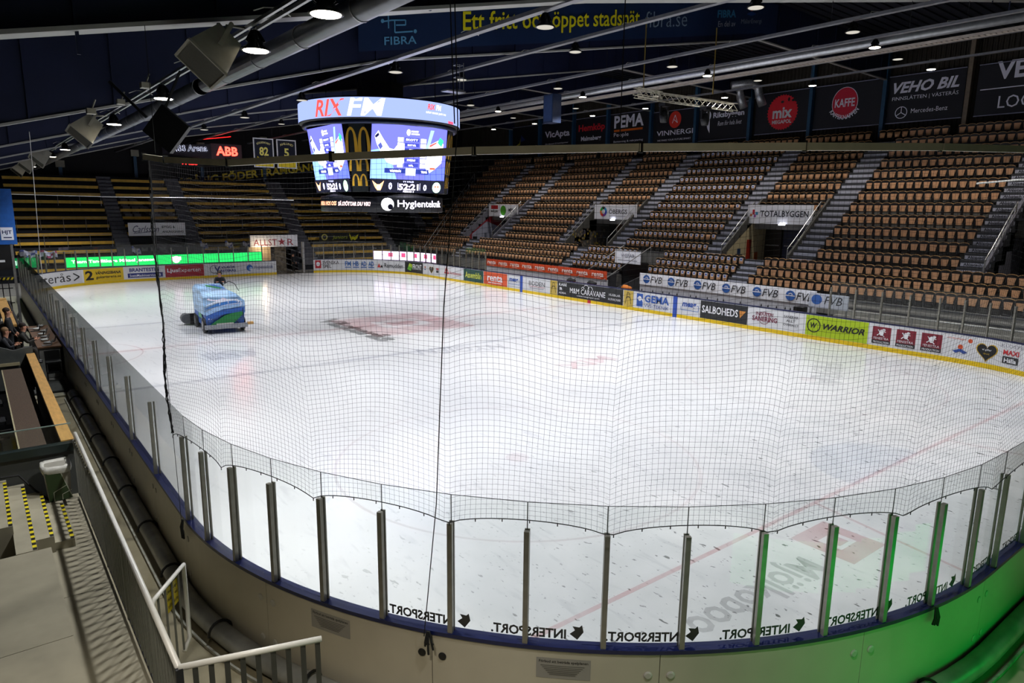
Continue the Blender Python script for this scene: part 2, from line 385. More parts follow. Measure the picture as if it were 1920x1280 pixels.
for x in (-7, 7):
    for y in (-20, 20):
        mb = arcs(MB(), x, y, 4.5, .07); mark('faceoff_circle', mb, FAINT); mb = MB(); mb.add([(x+.3*cos(t*pi/12), y+.3*sin(t*pi/12), .004) for t in range(24)], [tuple(range(24))]); mark('faceoff_spot', mb, FAINT)
for a, b_ in (((-3.5, -26), (-4.3, -30)), ((3.5, -26), (4.3, -30))):
    mark('trapezoid_line', MB().add([(a[0]-.04, a[1], .004), (a[0]+.04, a[1], .004), (b_[0]+.04, b_[1], .004), (b_[0]-.04, b_[1], .004)], [(0, 3, 2, 1)]), RED)
for sy in (-1, 1):
    mb = MB(); mb.add([(1.8*cos(pi*t/24), sy*(26-1.8*sin(pi*t/24)), .005) for t in range(25)], [tuple(range(25))]); mark('goal_crease', mb, washmat('pale_blue_paint_under_ice', '#9fb4d0', .1))
def wash_text(t, o, u, v, w_, h_, m, bold=.02):
    vv, ff, mx = textmesh(t, bold); mp = plane(o, u, v)
    mb = MB(); mb.add([mp(a/mx[0]*w_, b__/mx[1]*h_, 0) for a, b__ in vv], ff); return mark('ice_lettering', mb, m)
# red square emblems and faint lettering frozen into the ice
for (cx, cy, h_, a) in ((-4.85, -27.2, .62, 0), (.6, -.2, 2.9, 0)):
    mb = MB(); R2 = Matrix.Rotation(a, 3, 'Z')
    for (x0, y0, x1, y1) in ((-1, -1, 1, -.35), (-1, .4, 1, 1), (-1, -.35, -.45, .4), (.5, -.35, 1, .4), (-.25, -.2, .3, .25)):
        mb.add([(cx+h_*x, cy+h_*y, .006) for x, y in ((x0, y0), (x1, y0), (x1, y1), (x0, y1))], [(0, 1, 2, 3)])
    mark('ice_emblem', mb, washmat('red_square_under_ice', '#b23a44', .22), 'faded red square emblem')
wash_text('Mjölkoboo', (-6.0, -26.85, .007), (-1, 0, 0), (0, -1, 0), 3.4, .85, BLK)
wash_text('Västerås', (-2.9, 3.3, .007), (.02, -1, 0), (1, .02, 0), 7.6, 1.3, washmat('charcoal_letters_under_ice', '#1d2420', .5), .05)
wash_text('ABB', (-8.0, -2.4, .007), (-1, 0, 0), (0, -1, 0), 2.3, 1.7, BLU, .05)
wash_text('HYGIEN', (1.5, -7.9, .007), (-1, .3, 0), (-.3, -1, 0), 4, 1.2, BLU, .03)
wash_text('FIBRA', (10.2, -18.5, .007), (-1, -.5, 0), (.5, -1, 0), 4.2, 1.1, BLK, .03)
wash_text('MIX', (3.6, -12.4, .007), (-1, -.1, 0), (.1, -1, 0), 3, 1.0, RED, .03)

# ------------------------------------------------------------------ hockey boards
RB = empty('rink_boards', (-15, 0, 0), 'white rink boards with navy cap, yellow kickplate and glass all round the ice', 'rink boards')
joints = [0, 2.4, 4.8, 7.2, 9.6, 12, 14.4, 16.8, 19.2, 21.6, 24, 26.4, 28.8, 31.2, 33.6, 36, 38.4, 40.8, 43.2, 45.8, 48.4, 51.0, 53.7, 56.4, 58.8, 61.2, 63.6, 65.5, GATE[0]]
joints2 = [GATE[1], 73.3, 75.7, 78.1, 80.5, 82.9]+[82.9+2.4*i for i in range(1, 18)]+[126, 128.6, 131.3, 134, 136.6, 139.2, 141.6, 144, 146.4, 148.8, 152.5, 155.1, 157.7, 160.35, 162.95, PER]
for J in (joints, joints2):
    for a, b_ in zip(J, J[1:]):
        strip(MB(), a+.004, b_-.004, 0, -.13, 0, H-.03).build('board_panel', [BOARDOUT], RB)
for a, b_ in ((0, GATE[0]), (GATE[1], PER)):
    strip(MB(), a, b_, .012, -.145, H-.03, H+.02).build('cap_rail', CAPBLUE, RB)
    mb = strip(MB(), a, b_, .012, -.002, 0.0, .2); mb.build('kickplate', KICK, RB)
    strip(MB(), a, b_, .004, -.002, .2, H-.03).build('inner_facing', BOARDIN, RB)
# posts: near corner, left side, far end, far right
PS = [PER-.12-.889*k for k in range(16)]
x = PS[-1]
while x > 122: x -= (1.2 if 139.2 < x < 152.5 else .95 if x > 126 else 1.2); PS.append(x)
PL = [2.28+2.4*k for k in range(17)]+[43.2+.93*k for k in range(15)]+[57.5+1.25*k for k in range(8)]
PF = [71.0+.93*k for k in range(24)]
def posts(lst):
    for s in lst:
        mb = MB(); a = [op(s-.035/1, 0, 0)]
        (x, y), (nx, ny) = out(s); tx, ty = ny, -nx
        def c(t, o, z): return (x+tx*t+nx*o, y+ty*t+ny*o, z)
        mb.hexa([c(-.03, -.13, H), c(.03, -.13, H), c(.03, -.075, H), c(-.03, -.075, H), c(-.03, -.13, PT), c(.03, -.13, PT), c(.03, -.075, PT), c(-.03, -.075, PT)])
        mb.hexa([c(-.03, -.045, H), c(.03, -.045, H), c(.03, -.025, H), c(-.03, -.025, H), c(-.03, -.045, PT), c(.03, -.045, PT), c(.03, -.025, PT), c(-.03, -.025, PT)])
        mb.build('glass_post', ALU, RB)
posts(PS); posts(PL); posts(PF)
seq = sorted(PS)+[]; 
def panes(lst, top=GT):
    for a, b_ in zip(lst, lst[1:]):
        if b_-a > 3: continue
        strip(MB(), a+.006, b_-.006, -.052, -.064, H+.02, top, .47).build('glass_pane', GLASS, RB)
panes(sorted(PS)+[PER+.0])
mb = MB()
for s in PS[:22]: mb.bar(op(s, -.058, PT), op(s, -.058, GT), .008)
for a, b_ in zip(sorted(PS)[-22:], sorted(PS)[-21:]): mb.bar(op(a, -.058, GT), op(b_, -.058, GT), .006)
mb.build('pane_edges', BLACK, RB, kind='stuff')
panes([0]+PL); panes(PF)
strip(MB(), 93.2, 120.3, .01, -.16, H, H+.03).build('bench_cap', CAPBLUE, RB)
for s in [2.4*k for k in range(0, 12)]+[152.5, 155.1, 157.7, 160.35, 162.95]:
    for dz in (.95, .35):
        for d in (-.13, .13):
            (x, y), (nx, ny) = out(s+d)
            MB().lathe([(.05, 0), (.05, .008), (.035, .016)], (x-nx*.13, y-ny*.13, dz), (-nx, -ny, 0), 14).build('bolt_cap', mat('bolt_cap_plastic', '#b4b0a4', .4) if not (s == 160.35) else BLACK, RB)

# ads on the inside of the boards: (s0, s1, colour, drawing)
def ad(s0, s1, fn, z0=.21, z1=1.2, bg=None):
    P = Print(); w_, h_ = s1-s0, z1-z0
    if bg: P.rect(0, 0, w_, h_, bg)
    fn(P, w_, h_); P.build('board_print', inmap(s0, z0), RB, step=.005, base=.006)
K = '#15161a'; Wt = '#e8e8ec'; NB = '#27337a'
ad(46.2, 51.85, lambda P, w, h: P.text('västerås', .3, .22, 4.4, .66, K, .0).line([(w-.72, .78), (w-.22, .5), (w-.72, .24)], .09, K), bg='#cfcfd2')
ad(52, 55.05, lambda P, w, h: P.text('2', .12, .15, .65, .72, K, .05).text('VÅNINGSBANA', .95, .53, 1.9, .3, K, .03, .25).text('gokartarena.se', .95, .16, 1.9, .28, K, .01, .1), bg='#d9b61c')
ad(55.2, 58, lambda P, w, h: P.text('BRANTESTIG', .3, .57, 2.2, .3, NB, .03).rect(.15, .1, 2.6, .36, NB).text('SvetsMaskinservice AB', .3, .17, 2.3, .2, Wt, .01))
ad(58.15, 61.2, lambda P, w, h: P.text('Ljus', .15, .3, .85, .42, Wt, .03).text('Experten', 1.02, .3, 1.75, .42, Wt, .0), bg='#a62430')
ad(61.3, 64.2, lambda P, w, h: P.ring(.75, .5, .3, .38, '#8f8f96', .8, 5.2).text('V', .75, .25, .5, .5, NB, .06).text('VS-RÖR', 1.3, .55, 1.2, .22, NB, .04).text('ÄSTERÅS', 1.2, .25, 1.35, .24, NB, .04))
def hyg(P, w, h):
    P.disc(.55, .5, .28, .28, '#2c62b4').disc(.65, .42, .17, .17, '#9fc0ea').disc(.7, .36, .1, .1, Wt).text('Hygienteknik', .95, .3, w-1.2, .4, '#4a5a8a', .0)
ad(64.5, 67.4, hyg)
ad(71.05, 73.6, lambda P, w, h: P.rect(.05, .2, .55, .75, '#b8242e').disc(.32, .6, .18, .2, Wt).text('SVENSKA', .75, .58, 1.5, .3, '#3a2a30', .01).text('SPEL', .75, .2, .8, .3, '#3a2a30', .01))
def blu4(P, w, h):
    for i, t in enumerate(('FM', 'HB', 'AD', 'AD')): P.rect(.15+.75*i, .22, .6, .08, '#2d62a8').text(t, .17+.75*i, .38, .55, .45, '#2d62a8', .03)
ad(73.7, 76.8, blu4)
ad(76.9, 80, lambda P, w, h: P.poly([(.1, .3), (.45, .3), (.28, .7)], '#c03028').poly([(.4, .3), (.7, .3), (.55, .55)], K).text('Ramudden', .85, .3, 2.1, .42, K, .01))
ad(80.1, 82.7, lambda P, w, h: P.poly([(.3, .3), (.75, .15), (1.0, .5), (.6, .85)], '#6ab82e').poly([(.45, .6), (.9, .45), (1.0, .75), (.6, .85)], '#b6d23a').text('FRONT', 1.05, .3, 1.35, .5, Wt, .02), bg='#1d1f22')
def hearts(P, w, h):
    P.disc(.3, .65, .1, .1, '#c24a28').poly([(.15, .4), (.45, .4), (.3, .55)], NB)
    heart(P, w*.5, .5, .33)
    P.rect(w-.55, .55, .4, .16, '#b22a30').rect(w-.55, .3, .4, .2, '#3a3a3a')
def heart(P, cx, cy, r):
    for k, c in ((1.12, '#c8a22a'), (1., K)):
        P.poly([(cx+r*k*(16*sin(t)**3)/16, cy+r*k*(13*cos(t)-5*cos(2*t)-2*cos(3*t)-cos(4*t))/16) for t in [2*pi*i/28 for i in range(28)]][::-1], c)
    P.text('vi gillar', cx-.16*r/.33, cy+.02, .32*r/.33, .1, Wt, .01).text('idrott', cx-.1*r/.33, cy-.12, .2*r/.33, .08, '#c8a22a', .0)
ad(82.8, 85.6, hearts)
ad(85.9, 89.2, lambda P, w, h: P.poly([(.4, .35), (1.2, .35), (.8, 1.0)], '#b4262e').text('cki', .6, .45, .4, .18, Wt).poly([(.65, .28), (.95, .28), (.8, .08)], '#b4262e').text('Hermanssons', 1.3, .35, 1.8, .25, '#b4262e', .0))
ad(89.35, 92.2, lambda P, w, h: P.text('Assemblin', .25, .28, 2.3, .5, '#cdd24e', .02), bg='#1c4a44')
ad(92.25, 95.35, lambda P, w, h: P.text('renta', .5, .28, 2.0, .5, Wt, .02).rect(.6, .14, 1.8, .05, Wt), bg='#d8532a')
def meag(P, w, h): P.line([(.08, .5), (.08, .3), (w-.08, .3), (w-.08, .62), (w-.2, .62)], .03, '#3d6fb4').text('meag', .18, .4, w-.4, .35, '#2850a0', .05, .2)
ad(95.45, 96.95, meag)
ad(97.5, 100.3, lambda P, w, h: P.text('BODÉN', .5, .42, 1.8, .4, K, -.005).rect(.5, .34, 1.8, .03, '#a83040').rect(.6, .2, 1.6, .06, '#a0a0a8'))
def arch(P, w, h): P.ring(w/2, .42, .16, .21, K, 0, pi).line([(w/2-.24, .15), (w/2-.1, .85), (w/2+.1, .85), (w/2+.24, .15)], .035, K)
ad(100.4, 101.15, arch, bg='#c8ab4c')
def mm(P, w, h):
    P.text('KABE', .15, .7, .8, .2, Wt, .02).text('a', .2, .4, .3, .2, Wt, .03).text('ADRIA', .15, .15, .75, .13, Wt, .01)
    P.text('M&M CARAVANE', 1.3, .3, 3.4, .36, Wt, .01).ring(2.9, .7, .25, .29, Wt, 0, pi).ring(3.3, .68, .2, .24, Wt, 0, pi).ring(2.6, .68, .12, .15, Wt, 0, pi)
    P.text('www.kavgrejor.com', 2.0, .1, 2.2, .14, Wt, 0).text('HUSBILAR', 5.05, .5, 1.0, .15, Wt, 0).text('HUSVAGNAR', 5.0, .2, 1.1, .16, Wt, 0)
ad(101.2, 107.45, mm, bg='#1f2022'); ad(107.5, 108.3, arch, bg='#c8ab4c')
def gema(P, w, h):
    P.rect(.25, .1, .5, .8, '#2a56a8').disc(.5, .6, .15, .15, Wt).ring(.5, .35, .25, .33, Wt, .2, 2.2).text('GEMA', .9, .42, 1.9, .46, '#2a56a8', .03).text('VVS-TEKNIK', .9, .12, 1.9, .2, '#2a4a90', .0)
ad(108.35, 111.3, gema)
ad(111.95, 113.35, meag)
ad(113.4, 116.45, lambda P, w, h: P.text('SALBOHEDS', .12, .32, 2.35, .42, Wt, .02).poly([(2.6, .3), (2.95, .7), (2.55, .7)], '#cf8a3c'), bg='#232426')
ad(116.5, 119.7, lambda P, w, h: P.ring(.95, .5, .3, .33, '#7a3048').text('INDUSTRI', .45, .62, 1.0, .18, '#7a3048', .03).text('SANERING', .25, .32, 1.45, .26, '#7a3048', .05).text('SANERAR', 2.05, .68, .8, .13, '#555').text('ALLT', 2.2, .48, .5, .13, '#555').text('ÖVERALLT', 2.05, .28, .85, .13, '#555') if False else P.ring(.95, .5, .3, .33, '#7a3048').text('INDUSTRI', .45, .62, 1.0, .18, '#7a3048', .03).text('SANERING', .25, .32, 1.45, .26, '#7a3048', .05).text('SANERAR', 2.05, .68, .8, .13, '#55555a').text('ALLT', 2.2, .48, .5, .13, '#55555a').text('ÖVERALLT', 2.05, .28, .85, .13, '#55555a'))
ad(119.75, 122.8, lambda P, w, h: P.ring(.42, .5, .3, .35, K).text('W', .25, .36, .34, .28, K, .05, .2).text('WARRIOR', .9, .36, 2.0, .3, K, .05, .3), bg='#a9c314')
def lion(P, w, h):
    P.rect(0, .1, w, .78, '#7d1f30').rect(0, .1, w, .16, '#232326').text('PRODUCTION', .06, .13, w-.12, .09, Wt, .01).text('FENESTRA', .08, .3, w-.16, .1, Wt, .0)
    c = w/2; P.disc(c, .62, .1, .14, Wt).disc(c+.1, .75, .07, .06, Wt).line([(c-.15, .75), (c-.05, .6), (c-.18, .48)], .04, Wt).line([(c+.02, .55), (c+.14, .45)], .04, Wt).line([(c+.05, .68), (c+.2, .66)], .03, Wt)
for a in (123.0, 124.05, 125.1): ad(a, a+.82, lion)
def sun(P, w, h): P.disc(w-.25, .8, .09, .09, '#d2562c').text('rörbolaget', .05, .78, w-.45, .09, '#d2562c', 0).disc(.6, .5, .1, .1, '#d2562c').poly([(.3, .3), (.6, .42), (.9, .3), (.75, .22), (.6, .3), (.45, .22)], '#2d4a96')
ad(126.05, 127.25, sun); ad(127.25, 128.1, lambda P, w, h: heart(P, .42, .48, .38))
ad(128.2, 130, lambda P, w, h: P.text('KLOSTERS', .0, .8, 1.1, .12, '#888890', 0).text('MAXI', .1, .5, .62, .2, '#c22a30', .05).rect(.1, .16, .62, .28, '#333336').text('Hälla', .17, .2, .48, .18, Wt, .03))
for s_ in (97.1, 111.6): strip(MB(), s_-.15, s_+.15, .02, .0, 0, H-.03).build('blue_line_strip', pmat('#2a4fae'), RB)
strip(MB(), 104.25, 104.55, .022, 0, 0, .2).build('centre_line_mark', pmat('#c2242c'), RB)
# decals on the near glass, read from the ice
def decal(P, w, h):
    P.poly([(.0, .1), (.07, 0), (.16, .07), (.1, .12), (.13, .17), (.05, .16), (.02, .19)], '#141417').text('INTERSPORT.', .2, .0, .88, .125, '#141417', .05)
k = 161.02
while k-1.12 > 146:
    s1 = k; s0 = k-1.12
    P = Print(); decal(P, 1, 1); P.build('glass_lettering', inmap(s0, H+.07, -.046), RB, step=.0005, base=.001)
    k -= 1.33
# printed notices on the outside
for s1 in (162.1, 159.1):
    P = Print(); P.rect(0, 0, .62, .26, '#908c84').text('Förbud att beträda spelplanen', .03, .19, .56, .045, '#1b1b1b', .02)
    for i in range(6): P.rect(.05+.02*i, .16-.022*i, .5-.04*i, .008, '#55524c')
    P.build('notice_sticker', outmap(s1, .86, -.131), RB, step=.0006, base=.001)

# black drain pipe hugging the outer foot of the boards
PIPEM = mat('pipe_wrap', '#8d8d88', .35, .2, noise=.3, scale=2.5)
mb = MB(); mb.tube([op(s, -.29, .15) for s in np.arange(139, PER+14.6, .5)], .14, 12)
pip = mb.build('floor_pipe', PIPEM, label='fat grey foil-wrapped pipe along the foot of the boards', cat='pipe', smooth=True)
for s in [PER+k for k in (13.2, 10.9, 8.7, 6.6, 4.5, 2.4, .4)]+[PER-1.7, PER-3.6, 158.6, 154, 150]:
    (x, y), (nx, ny) = out(s)
    MB().tube([(x-nx*.31+nx*.17*cos(t), y-ny*.31+ny*.17*cos(t), .17+.17*sin(t)) for t in [pi*i/8-.3 for i in range(10)]], .022, 5).build('cable_strap', BLACK, pip)
mb = MB()
strip(mb, 139, PER, -.5, -.53, 0, .05); strip(mb, .01, 14.4, -.5, -.53, 0, .05)
mb.build('floor_edge_strip', mat('pale_edge_strip', '#9a988e', .4, noise=.35, scale=8), label='thin pale metal strip on the floor beside the pipe', cat='edge strip')
MB().box((-16.29, -21.6, -.02), (-15.135, -6.2, 0.004)).build('alley_floor', ALLEY, label='brown-grey painted walkway floor between railing and boards', cat='floor')
strip(MB(), 141, PER-.01, -.135, -2.6, -.02, .004).build('alley_floor', ALLEY, label='brown-grey painted floor around the near curve of boards', cat='floor')
# black ties hanging on the board edge
for s, t in ((PER-.1, 'black rope bundle tied at the glass post left of the curve'), (160.38, 'black rope knot on the cap rail at the middle of the near curve'), (153.9, 'black rope bundle hanging on the green-lit board')):
    mb = MB(); (x, y), (nx, ny) = out(s); random.seed(int(s*10))
    for i in range(7):
        a = random.uniform(-.07, .07); L = random.uniform(.12, .3)
        mb.tube([(x-nx*.18+ny*a*.3, y-ny*.18-nx*a*.3, H+.03), (x-nx*.21+ny*a, y-ny*.21-nx*a, H-.1), (x-nx*.2+ny*a*1.2, y-ny*.2-nx*a*1.2, H-L)], .014, 5)
    mb.build('rope_tie', ROPE, label=t, cat='rope')

# ------------------------------------------------------------------ safety net over the near curve
railpts = [(PER-.0+.0-.35+.35, 6.86), (PER-1.98, 6.68), (PER-3.0, 6.68), (161.7, 6.70), (159.8, 6.75), (158.3, 6.78), (156.9, 6.81), (153.3, 6.92), (146, 7.1), (139, 7.3)]
RS = [a for a, z in railpts][::-1]; RZ = [z for a, z in railpts][::-1]
def rz(s): return float(np.interp(s, RS, RZ))
NR = empty('net_rail', op(160, -.22, 6.7), 'pale aluminium rail bent along the near curve that carries the safety net', 'rail')
ss = list(np.arange(139, PER, 1.6))+[PER+.05]
for a, b_ in zip(ss, ss[1:]):
    MB().bar(op(a, -.25, rz(a)+.03), op(b_-.02, -.25, rz(b_)+.03), .05, .075).build('rail_section', RAILBEIGE, NR)
mb = MB()
for a in ss[1::1]: mb.bar(op(a, -.25, rz(a)-.02), op(a, -.25, rz(a)+.09), .02, .06)
mb.build('rail_clamps', BLACK, NR, kind='stuff')
mb = MB()
for a in (141, 147, 153, 158.4, PER-.6): p0 = op(a, -.25, rz(a)+.1); mb.tube([p0, (p0[0], p0[1], prof(p0[0])-.0)], .005, 4)
mb.build('hanger_wires', ROPE, NR, kind='stuff')
ties = [PER-.12-.889*k for k in (0, 2, 4, 6, 8, 10, 12, 14)]+[150, 147.6, 145.2, 142.8, 140.4]
ts = sorted(ties)
def netbot(s):
    j = int(np.searchsorted(ts, s)); j = min(max(j, 1), len(ts)-1); a, b_ = ts[j-1], ts[j]; t = min(max((s-a)/(b_-a), 0), 1)
    return 2.69+.16*(4*t*(1-t))**.6
NU, NV = 440, 68; s_a, s_b = PER-.1, 139.2
U = np.linspace(0, 1, NU); V = np.linspace(0, 1, NV); G = np.zeros((NU, NV, 3))
for i, u in enumerate(U):
    s = s_a+(s_b-s_a)*u; zt, zb = rz(s), netbot(s); ph = (s_a-s)
    near = min(abs(s-t) for t in ties)
    for j, v in enumerate(V):
        edge = math.exp(-ph/.55)
        z = zt+(zb-zt)*v+.05*sin(pi*v)*(sin(ph*2.1+v*5)+.6*sin(ph*4.3+1.3))-.25*edge*sin(v*pi)*(1-.4*v)
        o = -.22-.05*sin(pi*v)*sin(ph*1.75+2*v)-.03*sin(v*9+ph)*sin(pi*v)
        sj = s+.03*sin(v*7+ph*3)*sin(pi*v)-.02*math.exp(-near*3)*sin(pi*v)
        G[i, j] = op(sj, o, z)
def strands(Gr, r):
    A, B, _ = Gr.shape; allv = []; allf = []; base = 0
    for pts in ([Gr[i] for i in range(A)]+[Gr[:, j] for j in range(B)]):
        n = len(pts); d = np.gradient(pts, axis=0); d /= np.linalg.norm(d, axis=1)[:, None]+1e-9
        ref = np.where(np.abs(d[:, 2:3]) > .7, np.array([[1., 0, 0]]), np.array([[0, 0, 1.]])); a = np.cross(d, ref); a /= np.linalg.norm(a, axis=1)[:, None]; c = np.cross(d, a)
        ring = np.stack([pts+r*(a*cos(t)+c*sin(t)) for t in (0, 2*pi/3, 4*pi/3)], 1).reshape(-1, 3); allv.append(ring)
        i0 = np.arange(n-1)*3+base
        for k in range(3): allf.append(np.stack([i0+k, i0+(k+1) % 3, i0+3+(k+1) % 3, i0+3+k], 1))
        base += n*3
    return np.concatenate(allv), np.concatenate(allf)
def npmesh(name, v, f, m):
    me = bpy.data.meshes.new(name); me.vertices.add(len(v)); me.vertices.foreach_set('co', v.astype(np.float32).ravel())
    k = f.shape[1]; me.loops.add(f.size); me.loops.foreach_set('vertex_index', f.astype(np.int32).ravel())
    me.polygons.add(len(f)); me.polygons.foreach_set('loop_start', np.arange(0, f.size, k, dtype=np.int32)); me.polygons.foreach_set('loop_total', np.full(len(f), k, dtype=np.int32))
    me.update(calc_edges=True); me.materials.append(m); return me
vv, ff = strands(G, .0014)
NET = bpy.data.objects.new('safety_net', npmesh('safety_net', vv, ff, NETM)); COL.objects.link(NET)
props(NET, 'fine black safety net hanging above the glass of the near curve', 'net', kind='stuff')
mb = MB(); mb.tube([tuple(G[i, -1]) for i in range(0, NU, 2)], .006, 5); mb.build('hem_rope', ROPE, NET)
mb = MB()
for i in range(0, NU, 5): p = Vector(G[i, -1]); mb.tube([p, p+Vector((0, 0, -.035))], .006, 4)
mb.build('hem_ties', ROPE, NET, kind='stuff')
mb = MB()
for q in range(5):
    random.seed(q); pts = []
    for j in range(0, NV, 2):
        p = Vector(G[0, j]); pts.append((p.x+random.uniform(-.02, .02), p.y+random.uniform(-.04, .02), p.z))
    mb.tube(pts, .008, 4)
mb.build('gathered_edge', ROPE, NET)
# ropes and wires
def rope(pts, r, label, m=ROPE, cat='rope', n=6): return MB().tube(pts, r, n).build('rope', m, label=label, cat=cat)
rope([(-13.72, -27.3, 10.9), (-13.55, -27.2, 7.0), (-13.6, -27.0, 5.2), (-13.62, -26.85, 3.0), op(160.42, -.2, 1.22)], .006, 'black hoist rope running from the roof over the net to the cap rail')
rope([(-14.0, -27.6, 10.8), (-13.62, -27.25, 7.0)], .006, 'short black rope end above the net rail near the middle')
rope([op(PER-.5, -.3, 6.8), op(PER-.2, -.25, 4.2), op(PER-.1, -.2, 1.25)], .004, 'thin black rope beside the gathered left edge of the net')
SILV = mat('pale_wire', '#d8d8d4', .4, noise=.05)
rope([(-15.3, 19.9, 6.85), (-15.1, 20.2, 6.72), (-9.2, 20.0, 6.64), (-4.4, 20.0, 6.68), (2.6, 20.0, 6.62)], .022, 'long pale wire stretched across before the far bench stand', SILV)
rope([(-15.12, .3, 8.9), (-15.12, .6, 8.0), (-15.1, 1.5, 6.3), (-15.1, 2.6, 4.0), (-15.08, 2.75, 3.0)], .012, 'thin pale rope hanging down at the left boards', SILV)
rope([(12.1, -23.0, 7.3), (12.9, -24.0, 7.43), (13.6, -25.1, 7.5), (14.2, -26.5, 7.5)], .03, 'short pale tube standing in for a glass-edge reflection before the right seats', SILV)  # tube drawn for the bright reflection along a glass edge

# ------------------------------------------------------------------ lamps, trays, ducts
TR = [(-13.1, 9.25, 'L1'), (-5.5, 11.05, 'T1'), (1.0, 12.3, 'T2'), (7.0, 12.6, 'T3'), (13.0, 13.3, 'T4'), (18.5, 13.8, 'T5'), (25.0, 14.3, 'T6')]
TN = {'L1': 'the leftmost tray above the left boards', 'T1': 'the second tray from the left', 'T2': 'the tray left of centre', 'T3': 'the fourth tray, right of centre', 'T4': 'the tray above the right boards', 'T5': 'the tray above the lower right seats', 'T6': 'the tray above the upper right seats'}
for x, z, n in TR:
    t = empty('cable_tray', (x, 0, z), 'long steel rail under the roof, '+TN[n], 'cable tray', 'lighting trays under the roof')
    if n == 'L1':
        mb = MB(); mb.bar((x-.07, -34, z), (x-.07, 44, z), .05, .06); mb.build('rail', STEEL, t)
        mb = MB(); mb.bar((x+.07, -34, z-.02), (x+.07, 44, z-.02), .05, .06); mb.build('rail', STEEL, t)
    else:
        MB().box((x-.1, -34, z-.03), (x+.1, 44, z+.0)).build('rail', mat('tray_sheet', '#8a8b92', .4, .5, noise=.1), t)
        mb = MB(); mb.box((x-.1, -34, z), (x-.09, 44, z+.07)); mb.box((x+.09, -34, z), (x+.1, 44, z+.07)); mb.build('tray_lip', mat('tray_sheet', '#8a8b92'), t)
    mb = MB()
    for i in range(8): y = -30.4+10.8*i; mb.tube([(x, y, z), (x, y, prof(x)+.1)], .012, 4)
    mb.build('hanger_rods', DARK, t, kind='stuff')
    mb = MB(); random.seed(int(x*7))
    for i in range(12):
        y = -27+5.4*i+.5; mb.tube([(x-.3, y, z+.02), (x-.1, y+.1, z+.12), (x+.1, y-.1, z+.11), (x+.3, y, z+.03)], .012, 4)
    mb.build('cable_loops', WHITEPAINT, t, kind='stuff')
LAMPM = mat('lamp_housing', '#0c0c0e', .35, .3)
UNLIT = emat('#f4eee0', .75)
def make_lamp(lit):
    r = empty('high_bay_lamp', (0, 0, 0), 'lamp', 'lamp'); o = ORG[r.name]
    MB().lathe([(.04, .34), (.06, .32), (.07, .24), (.12, .2), (.14, .1), (.24, .03), (.25, 0), (.22, .0)], (0, 0, -.4), n=20).build('housing', LAMPM, r, smooth=True)
    mb = MB()
    for i in range(12): a = 2*pi*i/12; mb.bar((.05*cos(a), .05*sin(a), -.08), (.15*cos(a), .15*sin(a), -.26), .012, .05)
    mb.build('cooling_fins', LAMPM, r)
    MB().lathe([(.205, -.012), (.215, 0), (.205, .01)], (0, 0, -.40), n=20).build('lens', emat('#fff2dc', 22) if lit else UNLIT, r)
    mb = MB(); mb.tube([(-.02, 0, -.06), (0, .03, -.03), (.02, 0, 0), (0, 0, .05)], .008, 4); mb.tube([(.03, 0, -.06), (.05, .02, -.02), (.0, 0, .05)], .006, 4); mb.build('suspension_cable', LAMPM, r)
    return r
pl, pu = make_lamp(True), make_lamp(False)
LAMPS = {'L1': [-36.5, -30.6, -23.2, -20.2, -13.0, -5.5, 1.9, 9.2, 16.3, 24.0, 31.0], 'T1': [-26.6, -19.0, -11.3, -3.0, 4.8, 12.6, 20.4], 'T2': [-28, -20.6, -13.1, -5.6, 1.9, 9.7, 17.4],
         'T3': [-27.8, -20.4, -12.7, -5.4, 2.4, 10, 17.6], 'T4': [-26.4, -18.3, -10.0, -.9, 7.7, 16, 24], 'T5': [-24.4, -16.8, -9.3, -1.9, 5.6, 13], 'T6': [-22.6, -15.7, -8.9, -2.5, 4.7, 10.5, 18.1, 24.5]}
ORDN = ['nearest', 'second nearest', 'third nearest', 'fourth nearest', 'fifth nearest', 'sixth nearest', 'seventh nearest', 'eighth nearest', 'ninth nearest', 'tenth nearest', 'eleventh nearest', 'farthest']
first = {True: pl, False: pu}; used = {True: False, False: False}
def spot(x, y, z, P, col=(1, .96, .9), size=radians(125), rx=0., ry=0.):
    l = bpy.data.lights.new('lamp_light', 'SPOT'); l.energy = P; l.color = col; l.spot_size = size; l.spot_blend = .6; l.shadow_soft_size = .2
    o = bpy.data.objects.new('lamp_light', l); COL.objects.link(o); o.location = (x, y, z); o.rotation_euler = (rx, ry, 0)
for x, z, n in TR:
    lit = n in ('L1', 'T4', 'T6')
    for i, y in enumerate(LAMPS[n]):
        qx, qy, qz = project((x, y, z-.4)); seen = qz > 0 and -20 < qx < 1940 and qy > -15
        if i == 0: vis_n = 0
        lb = '%s %s high-bay lamp of %s' % (ORDN[vis_n] if seen else ('hidden first' if i == 0 else 'hidden second'), 'bright' if lit else 'dim', TN[n]); vis_n += seen
        if not used[lit]: o = first[lit]; used[lit] = True; o.location = (x, y, z); o['label'] = lb; o['group'] = 'high-bay lamps under the roof'
        else: o = dup(first[lit], (x, y, z), lb, 'high-bay lamps under the roof')
        if n in ('T1', 'T2', 'T3'): spot(x, y, z-.44, MID_POWER, (.95, .96, 1), radians(105))
        if lit: spot(x, y, z-.44, (LIT_POWER if y > -29 else LIT_POWER*.7)*(1.6 if n == 'T4' else 1) if n != 'T6' else SIDE_POWER, (1, .95, .88) if n == 'T6' else (.97, .98, 1), radians(125 if y > -29 else 72))
dup(first[True], (-17.0, -29.2, 8.1), 'added lit high-bay lamp over the concrete terrace, out of view', 'high-bay lamps under the roof')
spot(-17.0, -29.2, 7.66, 1500, (1, .93, .82), radians(88))  # lamp added out of view to brighten the outer side of the boards
